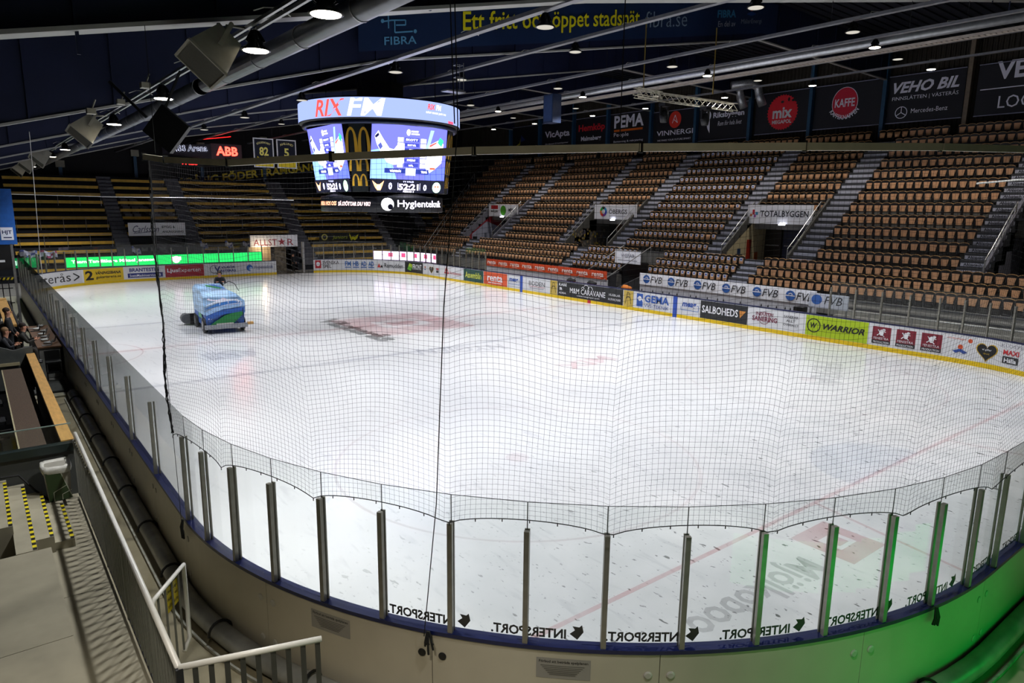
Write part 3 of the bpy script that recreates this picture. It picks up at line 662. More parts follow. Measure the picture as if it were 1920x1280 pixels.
MB().box((-17.03, -29.23, 8.1), (-16.97, -29.17, 10.2)).build('added_lamp_hanger', DARK, label='dark rod holding the added lamp over the concrete terrace', cat='rod')
# dome lamp turned on its edge by the left tray
dl = MB(); dl.lathe([(.22, 0), (.24, .03), (.1, .12)], (-13.1, -17.0, 9.0), (.35, -.9, -.2), 20); dl.build('tilted_lamp', mat('tilted_lamp_shell', '#5a5c62', .4), label='unlit round lamp tipped on its edge at the left tray', cat='lamp', smooth=True)
# round ventilation duct, upper left
DUCTM = mat('duct_sheet', '#6a6d72', .35, .55, noise=.25, scale=2)
for k, (y0, y1, lb) in enumerate(((-32, -13.4, 'near length of big round ventilation duct, upper left'), (-12.9, 43, 'far length of big round ventilation duct, beyond the gap'))):
    d = empty('ventilation_duct', (-12.3, y0, 9.1), lb, 'duct', 'round roof duct')
    MB().tube([(-12.15, y0, 9.26), (-12.15, y1, 9.26)], .2, 16).build('duct_pipe', DUCTM, d, smooth=True)
    mb = MB()
    for i in range(int((y1-y0)/2.4)+1): mb.tube([(-12.15, y0+i*2.4, 9.26), (-12.15, y0+i*2.4+.04, 9.26)], .212, 16)
    mb.build('duct_joints', STEEL, d, kind='stuff')
d = empty('ribbed_duct', (13.6, 0, 12.9), 'long silver duct with ribbed underside above the right boards', 'duct')
MB().tube([(13.75, -34, 13.3), (13.75, 30, 13.3)], .2, 14).build('duct_pipe', mat('bright_duct', '#a4a6ac', .3, .7), d, smooth=True)
mb = MB()
for i in range(330): mb.box((14.15, -33+i*.19, 12.98), (14.55, -33+i*.19+.11, 13.02))
mb.box((14.12, -33, 12.96), (14.16, 30, 13.06)); mb.box((14.54, -33, 12.96), (14.58, 30, 13.06))
mb.build('ladder_tray', mat('ladder_rungs', '#b8aea6', .4, .3), d, kind='stuff')
for i, yy in enumerate((1.9, .2)):
    MB().tube([(31.2, yy+1.2, 15.9), (32.4, yy+.3, 16.1), (33.0, yy, 15.8), (33.1, yy-.1, 15.2), (33.2, yy-.4, 14.4)], .32, 12).build('flexible_duct', mat('flex_duct', '#a9abb0', .35, .6, noise=.3, scale=12), label=('right' if i else 'left')+' silver flexible duct bending down to the wall banners', cat='duct', smooth=True)

# loudspeakers
SPK = mat('beige_speaker_shell', '#8f8c7e', .5, noise=.08); GRL = mat('speaker_grille', '#3a382c', .8, noise=.2, scale=40)
def horn_speaker(loc, sc, rz_, tilt, label):
    r = empty('loudspeaker', (0, 0, 0), label, 'loudspeaker', 'beige horn loudspeakers at the left tray')
    b_ = [(-.26, .36, -.24), (.26, .36, -.24), (.26, .36, .24), (-.26, .36, .24)]; f_ = [(-.45, -.35, -.38), (.45, -.35, -.38), (.45, -.35, .38), (-.45, -.35, .38)]
    mb = MB(); mb.hexa([f_[0], f_[1], b_[1], b_[0], f_[3], f_[2], b_[2], b_[3]]); mb.build('cabinet', SPK, r)
    MB().box((-.41, -.365, -.34), (.41, -.351, .34)).build('grille', GRL, r)
    mb = MB()
    for a, b2 in (((-.45, -.38), (.45, -.38)), ((-.45, .38), (.45, .38))): mb.bar((a[0], -.36, a[1]), (b2[0], -.36, b2[1]), .04)
    for xx in (-.45, .45): mb.bar((xx, -.36, -.38), (xx, -.36, .38), .04)
    mb.build('front_frame', SPK, r)
    mb = MB(); mb.bar((-.4, 0, 0), (-.4, .45, .1), .03, .08); mb.bar((.4, 0, 0), (.4, .45, .1), .03, .08); mb.bar((-.4, .45, .1), (.4, .45, .1), .05); mb.build('bracket', SPK, r)
    Y_ = Vector((.68, .12, .72)).normalized(); X_ = Vector((0, -1, .1)); X_ = (X_-Y_*X_.dot(Y_)).normalized(); Z_ = X_.cross(Y_)
    r.matrix_world = Matrix.Translation(loc)@Matrix((( X_.x, Y_.x, Z_.x, 0), (X_.y, Y_.y, Z_.y, 0), (X_.z, Y_.z, Z_.z, 0), (0, 0, 0, 1)))@Matrix.Scale(sc, 4)
    arm = MB(); L_ = Vector(loc); arm.tube([L_+Vector((.1, 0, .1)), L_+Vector((.25, 0, .45)), Vector((-13.1, L_.y+.05, 9.25))], .03, 6); ao = arm.build('mounting_arm', SPK, None)
    ao.parent = r; ao.matrix_parent_inverse = r.matrix_world.inverted(); return r
horn_speaker((-13.75, -20.0, 8.78), .95, radians(-38), radians(42), 'biggest beige horn loudspeaker hanging top left, nearest')
for i, (x, y, z, lb) in enumerate(((-13.75, -4.3, 8.75, 'second beige horn loudspeaker from the viewer along left tray'), (-13.75, 14.0, 8.75, 'third beige horn loudspeaker from the viewer along left tray'), (-13.75, 24, 8.75, 'fourth beige horn loudspeaker from the viewer along left tray'), (-13.75, 33, 8.75, 'fifth beige horn loudspeaker from the viewer along left tray'))):
    horn_speaker((x, y, z), 1.1, radians(60), radians(30), lb)
r = empty('flood_panel', (-13.95, -17.1, 7.62), 'square black panel seen from behind, hung tilted near left tray', 'panel')
mb = MB(); R3 = Matrix.Rotation(radians(-38), 3, 'Z')@Matrix.Rotation(radians(40), 3, 'Y')
mb.hexa([tuple(Vector((-13.95, -17.1, 7.72))+R3@Vector(v)) for v in ((-.34, -.07, -.34), (.34, -.07, -.34), (.34, .07, -.34), (-.34, .07, -.34), (-.34, -.07, .34), (.34, -.07, .34), (.34, .07, .34), (-.34, .07, .34))]); mb.build('panel_body', BLACK, r)
mb = MB(); mb.bar((-14.35, -17.3, 7.9), (-14.9, -17.0, 8.55), .05); mb.bar((-13.95, -17.1, 8.15), (-13.6, -17.0, 8.9), .04); mb.build('hanging_arm', BLACK, r)
for i, (x, y, z) in enumerate(((-13.5, -13.0, 9.12), (-14.6, -12.0, 8.5), (-13.5, -9.5, 9.1))):
    r = empty('camera_box', (x, y, z), ['small pale device box clamped on the left tray', 'grey camera on an arm beside the second loudspeaker', 'small grey device box further along the left tray'][i], 'device')
    MB().box((x-.1, y-.13, z-.06), (x+.1, y+.13, z+.07)).build('housing', SPK, r); MB().tube([(x, y, z), (x+.12, y, z+.3)], .02, 6).build('arm', SPK, r)
# hanging dark box and stage truss
r = empty('hanging_speaker', (12.5, 1.5, 11.6), 'tall dark speaker box with blue-lit face hanging right of the scoreboard', 'loudspeaker')
MB().box((12.0, .7, 11.5), (12.7, 1.6, 13.2)).build('cabinet', mat('blue_black_box', '#1b2b4a', .5), r); MB().box((11.985, .76, 11.6), (12.0, 1.54, 13.1)).build('grille', mat('blue_lit_grille', '#263c66', .6), r)  # blue light on the face is put into the grille colour
r = empty('lighting_truss', (11, -8, 11.4), 'short aluminium stage truss hung level under the roof', 'truss')
def truss(p, q, w_, name, par):
    p, q = Vector(p), Vector(q); d = (q-p).normalized(); s_ = d.cross(Vector((0, 0, 1))).normalized()*w_/2; u = Vector((0, 0, w_/2)); n = int((q-p).length/w_); mb = MB()
    cs = [s_+u, s_-u, -s_-u, -s_+u]
    for c in cs: mb.tube([p+c, q+c], .024, 5)
    for i in range(n):
        a, b2 = p+(q-p)*(i/n), p+(q-p)*((i+1)/n)
        for k_ in range(4): mb.tube([a+cs[k_], b2+cs[(k_+1) % 4]], .013, 4, False)
    return mb.build(name, mat('truss_aluminium', '#c4beac', .35, .5), par)
truss((8.2, -9.6, 11.6), (14.0, -11.1, 11.35), .34, 'truss_frame', r)
truss((7.4, -10.3, 11.55), (9.0, -10.4, 11.5), .3, 'truss_frame', r)
for (x, y) in ((8.6, -9.7), (12.6, -10.7)):
    MB().tube([(x, y, 11.9), (x, y, 15)], .03, 5).build('yellow_strap', pmat('#6e5a1c'), r)
for i, (x, y) in enumerate(((9.7, -10.1), (12.1, -10.7))):
    m_ = empty('moving_head_lamp', (x, y, 10.6), ('left' if i == 0 else 'right')+' black moving-head stage lamp under the truss', 'stage lamp')
    MB().box((x-.2, y-.2, 11.1), (x+.2, y+.2, 11.25)).build('base', BLACK, m_)
    mb = MB(); mb.bar((x-.25, y, 11.1), (x-.25, y, 10.65), .06, .12); mb.bar((x+.25, y, 11.1), (x+.25, y, 10.65), .06, .12); mb.build('yoke', BLACK, m_)
    MB().lathe([(.1, .3), (.2, .22), (.22, -.05), (.17, -.28), (.14, -.3)], (x, y, 10.66), n=14).build('head', BLACK, m_, smooth=True)
# small projector frame hung above the scoreboard
r = empty('projector_frame', (-1.1, -5.2, 11.6), 'small wire cage hanging right above the scoreboard ring', 'frame'); mb = MB()
for dx in (0, .35):
    for dy in (0, .3): mb.tube([(-.2+dx, -7+dy, 12.3), (-.2+dx, -7+dy, 11.1)], .015, 4)
for z in (12.2, 11.7, 11.2):
    mb.tube([(-.2, -7, z), (.15, -7, z), (.15, -6.7, z), (-.2, -6.7, z), (-.2, -7, z)], .013, 4)
mb.box((-.75, -7.1, 11.08), (.2, -6.6, 11.14)); mb.build('cage', STEEL, r)

# ------------------------------------------------------------------ scoreboard
SC = Vector((-.35, -.25, 0)); SB = empty('scoreboard', (SC.x, SC.y, 6), 'four-sided video scoreboard cube with round display ring, hung over centre ice', 'scoreboard')
def ringmap(R_, z0): return lambda u, v, c: (SC.x+(R_+c)*cos(-pi/2-1.1+u/R_), SC.y+(R_+c)*sin(-pi/2-1.1+u/R_), z0+v)
MB().lathe([(3.9, 10.1), (3.98, 10.15), (3.98, 11.05), (3.9, 11.1)], (SC.x, SC.y, 0), n=64).build('ring_body', BLACK, SB, smooth=True)
P = Print(1.); P.rect(0, 0, 2*pi*3.99, .86, '#a3b6f6*1.35')
# near point of the ring (toward the viewer) is at u about 3.99*(1.1 - 0.485)
u0 = 3.99*(1.1-.485)
P.text('RIX', u0-3.3, .06, 1.7, .74, '#f0504a*1.8', .02, .25).text('FM', u0-1.5, .06, 1.75, .76, '#fdfdff*2.2', .02, .2)
P.text('RIX', u0+2.3, .5, .45, .25, '#f0504a*1.8', .05, .2).text('FM', u0+2.8, .5, .35, .25, '#ffffff*2', .05, .2).text('BÄST MUSIK JUST NU', u0+2.2, .3, 1.3, .12, '#ffffff*2', .03)
P.rect(u0+3.7, .0, .5, .12, '#f0506e*1.8'); P.build('ring_display', ringmap(3.985, 10.17), SB, step=.003)
mb = MB(); mb.tube([(SC.x+3.75*cos(t), SC.y+3.75*sin(t), 10.0) for t in [2*pi*i/64 for i in range(65)]], .1, 8, False); mb.build('lower_ring', mat('ring_tube', '#2a3350', .35, .4), SB, smooth=True)
mb = MB()
for i in range(16): t = 2*pi*i/16; mb.bar((SC.x+1.5*cos(t), SC.y+1.5*sin(t), 10.12), (SC.x+3.8*cos(t), SC.y+3.8*sin(t), 10.12), .06, .1)
mb.build('ring_ribs', mat('ring_rib', '#3a4560', .4, .3), SB)
mb = MB(); mb.lathe([(1.2, 11.0), (1.2, 12.2)], (SC.x, SC.y, 0), n=8); mb.build('core', DARK, SB)
mb = MB()
for dx in (-2, 2):
    for dy in (-2, 2): mb.tube([(SC.x+dx, SC.y+dy, 11), (SC.x+dx, SC.y+dy, prof(0)+2.1)], .02, 5)
mb.build('suspension_cables', ROPE, SB)
DT, DBt, HW = 3.05, 2.62, 2.05; ZT, ZB = 10.0, 6.88
def oct_(D, z): return [(SC.x+a, SC.y+b_, z) for a, b_ in ((-HW, -D), (HW, -D), (D, -HW), (D, HW), (HW, D), (-HW, D), (-D, HW), (-D, -HW))]
a8, b8 = oct_(DBt, ZB), oct_(DT, ZT)
MB().add(a8+b8, [tuple(range(7, -1, -1)), tuple(range(8, 16))]+[(i, (i+1) % 8, 8+(i+1) % 8, 8+i) for i in range(8)]).build('cube_body', mat('scoreboard_black', '#0a0b10', .25), SB)
MB().lathe([(2.6, 6.5), (2.9, 6.66), (2.6, 6.88)], (SC.x, SC.y, 0), n=32).build('skirt', BLACK, SB)
lean = math.atan2(DT-DBt, ZT-ZB); FH = hypot(DT-DBt, ZT-ZB)
def screen(P):
    Wd = 2*HW; hh = FH
    P.rect(.02, .62, Wd-.04, hh-.64, '#6d70e6*2')
    P.poly([(.02, .62), (1.4, .62), (.9, 2.1), (.02, 1.9)], '#86aefa*2.4').poly([(2.9, .62), (Wd-.02, .62), (Wd-.02, 1.3), (2.9, 1.2)], '#6878f0*2').poly([(3.15, 3.0), (3.35, 3.0), (3.0, 1.8), (2.85, 1.8)], '#8fb4fa*2.6')
    P.poly([(.18, 2.55), (.36, 2.8), (.62, 2.45), (.95, 2.05), (1.2, 2.0), (1.4, 2.25), (1.75, 2.3), (1.75, 1.4), (1.2, 1.3), (.85, 1.4), (.62, 1.7), (.3, 2.2)], '#ffffff*5')
    P.poly([(.35, 2.15), (.5, 2.3), (.62, 2.1), (.48, 1.95)], '#5a66c0*1.5').poly([(.18, 2.55), (.36, 2.72), (.42, 2.6), (.24, 2.45)], '#2a2f70*.8')
    P.poly([(2.9, 1.25), (3.1, 2.3), (3.6, 2.55), (3.9, 2.4), (3.85, 1.5), (3.5, 1.2), (3.2, 1.0)], '#ffffff*5')
    P.poly([(3.55, 2.45), (3.7, 2.7), (3.9, 2.55), (3.8, 2.25)], '#3fd39a*2').poly([(3.1, 2.3), (3.55, 2.5), (3.5, 2.4), (3.15, 2.2)], '#f05a5a*2').rect(3.2, 1.15, .3, .1, '#f06a50*2')
    for i in range(6):
        y = 2.38-.235*i; P.rect(1.38, y, .3, .19, '#ffffff*4').rect(2.62, y, .3, .19, '#ffffff*4').rect(1.75, y+.03, .78, .17, '#4c55c8*1.4')
        P.text(('SKOTT', 'SKOTT MÅL', 'TEKNING', 'UTVISN', 'POWERPLAY', 'MÅL')[i], 1.8+.1*(i % 3), y+.06, .66-.2*(i % 3), .1, '#ffffff*3', .04)
    P.disc(1.92, 2.82, .1, .14, '#ffffff*5').text('HOCKEY', 2.06, 2.84, .4, .08, '#ffffff*4', .03).text('ALLSVENSKAN', 2.06, 2.73, .45, .07, '#ffffff*4', .03)
    P.rect(.72, .92, 2.4, .22, '#3b4cb4*1.2').rect(1.85, .84, .54, .34, '#cfe0ff*4').text('VÄSTERÅS', 1.0, .97, .6, .13, '#ffffff*4', .04).text('TIMRÅ', 2.7, .97, .34, .13, '#ffffff*4', .04)
    P.rect(.02, .02, Wd-.04, .62, '#34364a*.8')
    P.poly([(.1, .55), (.35, .38), (.5, .38), (.72, .55), (.62, .25), (.55, .1), (.38, .1), (.25, .25)], '#ffb37a*4').disc(.45, .25, .11, .09, '#ffffff*4')
    P.text('0', .97, .15, .18, .33, '#c9ccff*6', .06).text('52:21', 1.5, .14, 1.1, .3, '#e6d8ff*6', .05).text('0', 2.87, .13, .18, .3, '#c9ccff*6', .06)
    P.text('TV PAUS', 1.72, .5, .6, .08, '#c9ccff*3', .04).text('PERIOD 3', 1.75, .03, .6, .08, '#e9e6ff*3', .04)
    P.disc(3.62, .3, .24, .26, '#b8f0c8*3').disc(3.62, .3, .19, .21, '#ffe0b8*4').disc(3.55, .34, .04, .05, '#e05a40*3').disc(3.7, .34, .04, .05, '#e05a40*3')
    P.rect(1.45, .14, .02, .34, '#c9ccff*4').rect(2.66, .14, .02, .34, '#c9ccff*4')
nh = cos(lean); 
for k, (cx, cy, ux, uy) in enumerate(((-HW, -DBt, 1, 0), (-DBt, HW, 0, -1), (HW, DBt, -1, 0), (DBt, -HW, 0, 1))):
    # lower-left corner as seen from outside; the face leans outward towards the top
    nx, ny = uy, -ux; v = Vector((nx*sin(lean), ny*sin(lean), cos(lean)))
    P = Print(1.); screen(P); P.build('video_screen', plane((SC.x+cx, SC.y+cy, ZB), (ux, uy, 0), v), SB, base=.01, step=.0012)
GOLD = '#c79a2a'
def arches(P, cx, cy, w, h, t):
    for sx in (-1, 1):
        vs = []; n = 18
        for i in range(n+1):
            a = pi*i/n; X = cx+sx*w/4-cos(a)*w/4; Y = cy+sin(a)**.8*h
            k = t*(.45+.55*abs(cos(a)))
            dx = 1 if a < pi/2 else -1
            vs += [(X, Y), (cx+sx*w/4-cos(a)*max(w/4-k, .001), cy+sin(a)**.8*(h-t*.8))]
        P._a(GOLD, vs, [(2*i, 2*i+1, 2*i+3, 2*i+2) for i in range(n)])
for k in range(4):
    i0, i1 = [(7, 0), (1, 2), (3, 4), (5, 6)][k]
    A, B, C = Vector(a8[i0]), Vector(a8[i1]), Vector(b8[i0]); D_ = Vector(b8[i1])
    u = (B-A).normalized(); mid = (A+B)/2; v = ((C+D_)/2-mid).normalized(); L = (B-A).length; mp = plane(mid, u, v)
    P = Print(); P.rect(-L/2+.02, .02, L-.04, FH-.04, '#0c1518')
    arches(P, 0, 1.72, 1.22, 1.2, .16); arches(P, 0, .95, .95, .66, .12); arches(P, 0, .28, .74, .55, .1)
    P.build('arch_panel', mp, SB, step=.003, base=.01)
MB().lathe([(3.05, 5.95), (3.08, 5.98), (3.08, 6.66), (3.05, 6.7)], (SC.x, SC.y, 0), n=56).build('ribbon_body', mat('ribbon_dark', '#11131c', .4), SB, smooth=True)
def ribmap(u, v, c): R_ = 3.085+c; a = -pi/2-.485+u/3.09; return (SC.x+R_*cos(a), SC.y+R_*sin(a), 5.99+v)
P = Print(); P.text('HANDLA HOS OSS', -4.3, .26, 1.9, .2, '#ffb08a*3', .04, .2).text('SÅ STÖTTAR DU VIK!', -2.3, .25, 1.75, .24, '#ffd8d8*3.5', .05, .25)
P.disc(.25, .34, .3, .3, '#ffffff*4').disc(.38, .22, .13, .13, '#2a2a40*.4').text('Hygienteknik', .72, .12, 3.0, .42, '#f3ecff*4', .01)
P.rect(-9.7, 0, .01, .01, '#11131c'); P.build('ribbon_display', ribmap, SB)

# ------------------------------------------------------------------ right grandstand
ROWS = [(21.3, 1.39), (22.15, 1.9), (23.0, 2.42)]+[(23.9+.89*n, 3.08+.718*n) for n in range(12)]     # seat x, floor z
DOORS = [(-24.9, -20.1), (-9.1, -4.3), (6.7, 11.6), (22.4, 27.4)]
STEPD0 = mat('dark_riser_sheet', '#26262a', .7)
GS = empty('grandstand', (21, 0, 0), 'grey concrete seating tiers of the tall stand on the right', 'grandstand')
def seg(y0, y1, cuts):
    res = []; y = y0
    for a, b_ in cuts:
        res.append((y, a)); y = b_
    res.append((y, y1)); return res
for i, (x, z) in enumerate(ROWS):
    for (a, b_) in (seg(-40, 36.5, DOORS) if 3 <= i <= 6 else seg(-40, 36.5, [(.6, 3.1)]) if i < 3 else [(-40, 36.5)]):
        MB().box((x-.42, a, z-(1.0 if 3 <= i <= 7 else .9)), (x+(.5 if i < 14 else 1.5), b_, z)).build('tier', CONC2, GS)
for k in range(4): MB().box((20.05-.45*k-.45, -40, 0), (20.05-.45*k, -14.6, 1.0-.25*k)).build('tier', mat('pale_front_step', '#8a8780', .7, noise=.1), GS)
for k in range(5): MB().box((20.03-.45*k, -40, (1.0-.25*k)-.19), (20.055-.45*k, -14.6, (1.0-.25*k)-.02) if k else (20.055, -14.6, 1.12)).build('dark_riser', STEPD0, GS)
MB().box((20.05, -40, 0), (20.9, -14.6, 1.2)).build('tier', CONC2, GS)
mb = MB()
for i, (x, z) in enumerate(ROWS):
    for (a, b_) in (seg(-40, 36.5, DOORS) if 3 <= i <= 6 else seg(-40, 36.5, [(.6, 3.1)]) if i < 3 else [(-40, 36.5)]): mb.box((x-.45, a, z-.05), (x-.42, b_, z+.02))
mb.build('tier_nosing', mat('nosing_steel', '#55565c', .5, .4), GS)
# doorways under the upper tiers
DOORNAME = ['at the right edge of the view', 'with the dark blue double doors', 'with the brown and blue doors', 'with the red and white mural']
for k, (a, b_) in enumerate(DOORS):
    d = empty('stand_doorway', (25, (a+b_)/2, 2.42), 'doorway cut into the right stand, '+DOORNAME[k], 'doorway', 'doorways in the right stand')
    MB().box((23.4, a, 2.3), (29, b_, 2.44)).build('landing', CONC2, d)
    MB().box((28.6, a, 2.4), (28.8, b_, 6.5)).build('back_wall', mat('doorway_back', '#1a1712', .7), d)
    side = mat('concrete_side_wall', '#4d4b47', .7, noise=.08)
    for yy in (a-.15, b_):      # side walls follow the stair slope
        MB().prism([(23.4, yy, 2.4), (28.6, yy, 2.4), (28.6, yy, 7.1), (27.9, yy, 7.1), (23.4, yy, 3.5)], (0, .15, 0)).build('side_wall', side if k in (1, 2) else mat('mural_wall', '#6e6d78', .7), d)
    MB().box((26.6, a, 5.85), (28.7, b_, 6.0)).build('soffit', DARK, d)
    cols = {1: [('#241d14', 0, .28), ('#1d2440', .30, .64), ('#1d2440', .66, 1.0)], 2: [('#4a2e16', .2, .55), ('#1c2434', .56, 1.0)], 3: [('#1c2740', .5, .8)], 0: [('#14284a', .1, .9)]}[k]
    for c, f0, f1 in cols:
        MB().box((28.45, b_-(b_-a)*f1+.03, 2.45), (28.58, b_-(b_-a)*f0-.03, 5.2)).build('door_leaf', mat('door_'+c[1:], c, .5), d)
        MB().box((28.38, b_-(b_-a)*f1+.15, 3.75), (28.44, b_-(b_-a)*f0-.15, 3.82)).build('push_bar', STEEL, d)
    if k == 1:
        P = Print(); P.poly([(0, 0), (4.6, 0), (4.6, 3.3), (3.5, 3.3), (0, .9)], '#b8aa88').rect(2.3, .1, .55, 1.6, '#8c2414').rect(3.3, .1, .45, .7, '#b0521a').rect(1.2, .6, .4, .5, '#1d3354'); P.build('wall_posters', lambda u, v, c: (23.9+u, b_-.005-c, 2.5+v), d)
    if k == 3:
        P = Print(); P.poly([(.1, 0), (4.6, 0), (4.6, 3.2), (3.8, 3.4), (.4, .9)], '#8d2430').poly([(.7, .25), (4.4, .25), (4.4, 1.7), (2.6, 2.3), (.7, 1.0)], '#9a9cae').rect(2.3, .4, .3, .7, '#5a6070'); P.build('mural', lambda u, v, c: (23.7+u, b_-.005-c, 2.5+v), d)
    if k == 2:
        mb = MB(); random.seed(5)
        P = Print()
        for q in range(90): P.disc(random.uniform(.2, 4.2), random.uniform(.1, 1.9), .09, .11, random.choice(['#8a7a5a', '#6a5a4a', '#a08a3a', '#54505c', '#7e7468']))
        P.build('mural', lambda u, v, c: (23.9+u, b_-.005-c, 2.5+v), d, step=.0003)
    if k:       # waste bin by each doorway
        by = b_-.7; MB().lathe([(.2, 0), (.24, .8), (.26, .82)], (24.3, by, 2.45), n=14).build('waste_bin', BLACK, label='black waste bin in the stand doorway '+DOORNAME[k], cat='bin', group='bins in the stand doorways')
    # railings down both edges
    for s_, yy in ((0, a-.05), (1, b_+.05)):
        rl = empty('doorway_railing', (23.6, yy, 3), ('right' if s_ == 0 else 'left')+' steel handrail of the stand doorway '+DOORNAME[k], 'railing', 'handrails at the stand doorways')
        MB().tube([(23.3, yy, 2.45), (23.35, yy, 3.9), (24.0, yy, 4.4), (26.9, yy, 6.85), (26.9, yy, 6.2)], .03, 6).build('handrail', STEEL, rl)
        MB().tube([(23.4, yy, 3.4), (26.9, yy, 6.45)], .02, 5).build('lower_rail', STEEL, rl)
        mb = MB()
        for q in range(1, 5): xx = 23.6+.8*q; mb.tube([(xx, yy, 3.4+.875*(xx-23.4)-.6), (xx, yy, 4.05+.85*(xx-23.6))], .02, 5)
        mb.build('baluster', STEEL, rl)
# signs above the doorways
def sign(name, o, u, v, w_, h_, fn, label, bg='#f2f2fa', t=.06, cat='sign', group=None):
    s_ = empty(name, o, label, cat, group); mp = plane(o, u, v)
    MB().hexa([mp(0, 0, -t), mp(w_, 0, -t), mp(w_, 0, 0), mp(0, 0, 0), mp(0, h_, -t), mp(w_, h_, -t), mp(w_, h_, 0), mp(0, h_, 0)]).build('panel', mat('sign_back_'+bg[1:], bg, .5, noise=.03), s_)
    P = Print(); fn(P, w_, h_); P.build('lettering', mp, s_); return s_
sign('doorway_sign', (26.3, -4.15, 5.35), (0, -1, 0), (0, 0, 1), 4.85, 1.28, lambda P, w, h: P.rect(.2, .5, .16, .16, '#b0622c').rect(.38, .62, .18, .34, '#c2283a').rect(.5, .42, .16, .2, '#a04aa0').rect(.62, .6, .2, .2, '#3a8ab4').text('TOTALBYGGEN', 1.0, .48, 3.55, .42, '#1a1c2c', .015), 'white sign with coloured squares over the doorway with dark blue doors', group='signs over the stand doorways')
def ob(P, w, h):
    for i, c in enumerate(['#2a9ad0', '#2ab04a', '#3a3a3a', '#e07a2a', '#d0302a', '#7a3a9a', '#2a4ac0']): a = pi/2+2*pi*i/7; P.disc(1.0+.28*cos(a), .68+.3*sin(a), .13, .14, c, 12)
    P.text('ÖBERGS', 1.5, .48, 1.95, .45, '#17181c', .01).rect(1.6, .25, 1.8, .05, '#9aa')
sign('doorway_sign', (26.3, 11.2, 5.35), (0, -1, 0), (0, 0, 1), 4.9, 1.26, lambda P, w, h: ob(P, w, h) if False else P.text('ÖBERGS', 1.75, .48, 2.1, .45, '#17181c', .01).ring(1.1, .66, .2, .42, '#2a9ad0', .2, 1.1).ring(1.1, .66, .2, .42, '#3a3a3a', 1.1, 2).ring(1.1, .66, .2, .42, '#2ab04a', 2, 2.9).ring(1.1, .66, .2, .42, '#e07a2a', 2.9, 3.8).ring(1.1, .66, .2, .42, '#d0302a', 3.8, 4.7).ring(1.1, .66, .2, .42, '#7a3a9a', 4.7, 5.6).ring(1.1, .66, .2, .42, '#2a4ac0', 5.6, 6.5).rect(1.8, .27, 2.0, .05, '#9a9aa4'), 'white sign with a ring of coloured dots over the middle doorway', group='signs over the stand doorways')
sign('doorway_sign', (26.3, 27.0, 5.35), (0, -1, 0), (0, 0, 1), 4.9, 1.25, lambda P, w, h: P.rect(.4, .75, 1.2, .38, '#b4262e').text('MÅLERI', .4, .42, 1.2, .28, '#17181c', .03).disc(2.5, .62, .48, .5, '#4a9a2a').text('MPA', 3.4, .5, .85, .35, '#3a3a40', .02), 'white sign with red block and green oval over the mural doorway', group='signs over the stand doorways')
for y in (-6.9, 8.9, 24.6):
    l = bpy.data.lights.new('doorway_lamp', 'POINT'); l.energy = 140; l.color = (1, .93, .8); l.shadow_soft_size = .1; o = bpy.data.objects.new('doorway_lamp', l); COL.objects.link(o); o.location = (27.2, y, 5.7)
    MB().box((26.1, y-.2, 5.28), (26.28, y+.2, 5.34)).build('sign_lamp', emat('#eef2ff', 8), label='small glowing lamp at the lower edge of the sign %s' % {-6.9: 'with coloured squares', 8.9: 'with the dotted ring', 24.6: 'with the green oval'}[y], cat='lamp')

# seats --------------------------------------------------------------
def seat_parts():
    back = MB(); rim = MB(); pan = MB(); n = 8; wv = .235
    prof_ = [(-wv, .40)]+[(-wv+2*wv*i/n, .79+.065*sin(pi*i/n)**.6) for i in range(n+1)]+[(wv, .40)]
    back.prism([(.10, y, z) for y, z in prof_], (.025, 0, 0))
    pr = prof_[1:-1]
    for (y0, z0), (y1, z1) in zip(pr, pr[1:]): rim.hexa([(.055, y0, z0-.012), (.13, y0, z0-.012), (.13, y1, z1-.012), (.055, y1, z1-.012), (.055, y0, z0+.018), (.13, y0, z0+.018), (.13, y1, z1+.018), (.055, y1, z1+.018)])
    pan.hexa([(.0, -.135, .33), (.04, -.135, .33), (.04, .135, .33), (.0, .135, .33), (.035, -.185, .69), (.075, -.185, .69), (.075, .185, .69), (.035, .185, .69)])
    brk = MB(); brk.box((.04, -.24, .05), (.12, -.19, .45)); brk.box((.04, .19, .05), (.12, .24, .45)); brk.bar((.09, -.22, .3), (.09, .22, .3), .05); brk.box((.05, -.22, 0), (.14, .22, .06))
    return back, rim, pan, brk
seat0 = empty('stadium_seat', (0, 0, 0), 'seat', 'seat')
bk, rm, pn, br = seat_parts()
bk.build('backrest', SEATBLK, seat0); rm.build('backrest_edge', SEATRIM, seat0); pn.build('folded_seat', SEATTAN, seat0); br.build('bracket', SEATBLK, seat0)
BL = [((-37, -26.8), 'far right'), ((-26.8+1.9-0, -20.3), 'doorway'), ((-18.6, -10.9), 'beside'), ((-9.06, -4.36), ''), ((-2.6, 5.0), ''), ((6.8, 11.55), ''), ((13.2, 20.9), ''), ((22.6, 27.3), ''), ((29, 36.0), '')]
BN = {-18.6: 'block right of blue-door doorway', -9.06: 'block above blue-door doorway', -2.6: 'papered block', 6.8: 'block above the middle doorway', 13.2: 'block left of the middle doorway', 22.6: 'block above the mural doorway', 29: 'farthest block', -24.9: 'block at the right picture edge', -37: 'block beyond the right edge'}
_O = 'first second third fourth fifth sixth seventh eighth ninth tenth eleventh twelfth thirteenth fourteenth fifteenth sixteenth seventeenth eighteenth nineteenth'.split()
_T = ['', '', 'twent', 'thirt', 'fort', 'fift', 'sixt', 'sevent', 'eight', 'ninet', 'hundr', 'hundred-tenth', 'hundred-twent', 'hundred-thirt', 'hundred-fort', 'hundred-fift']
ORD = _O+[(_T[n//10]+('ieth' if n % 10 == 0 else 'y-'+_O[n % 10-1])) for n in range(20, 160)]
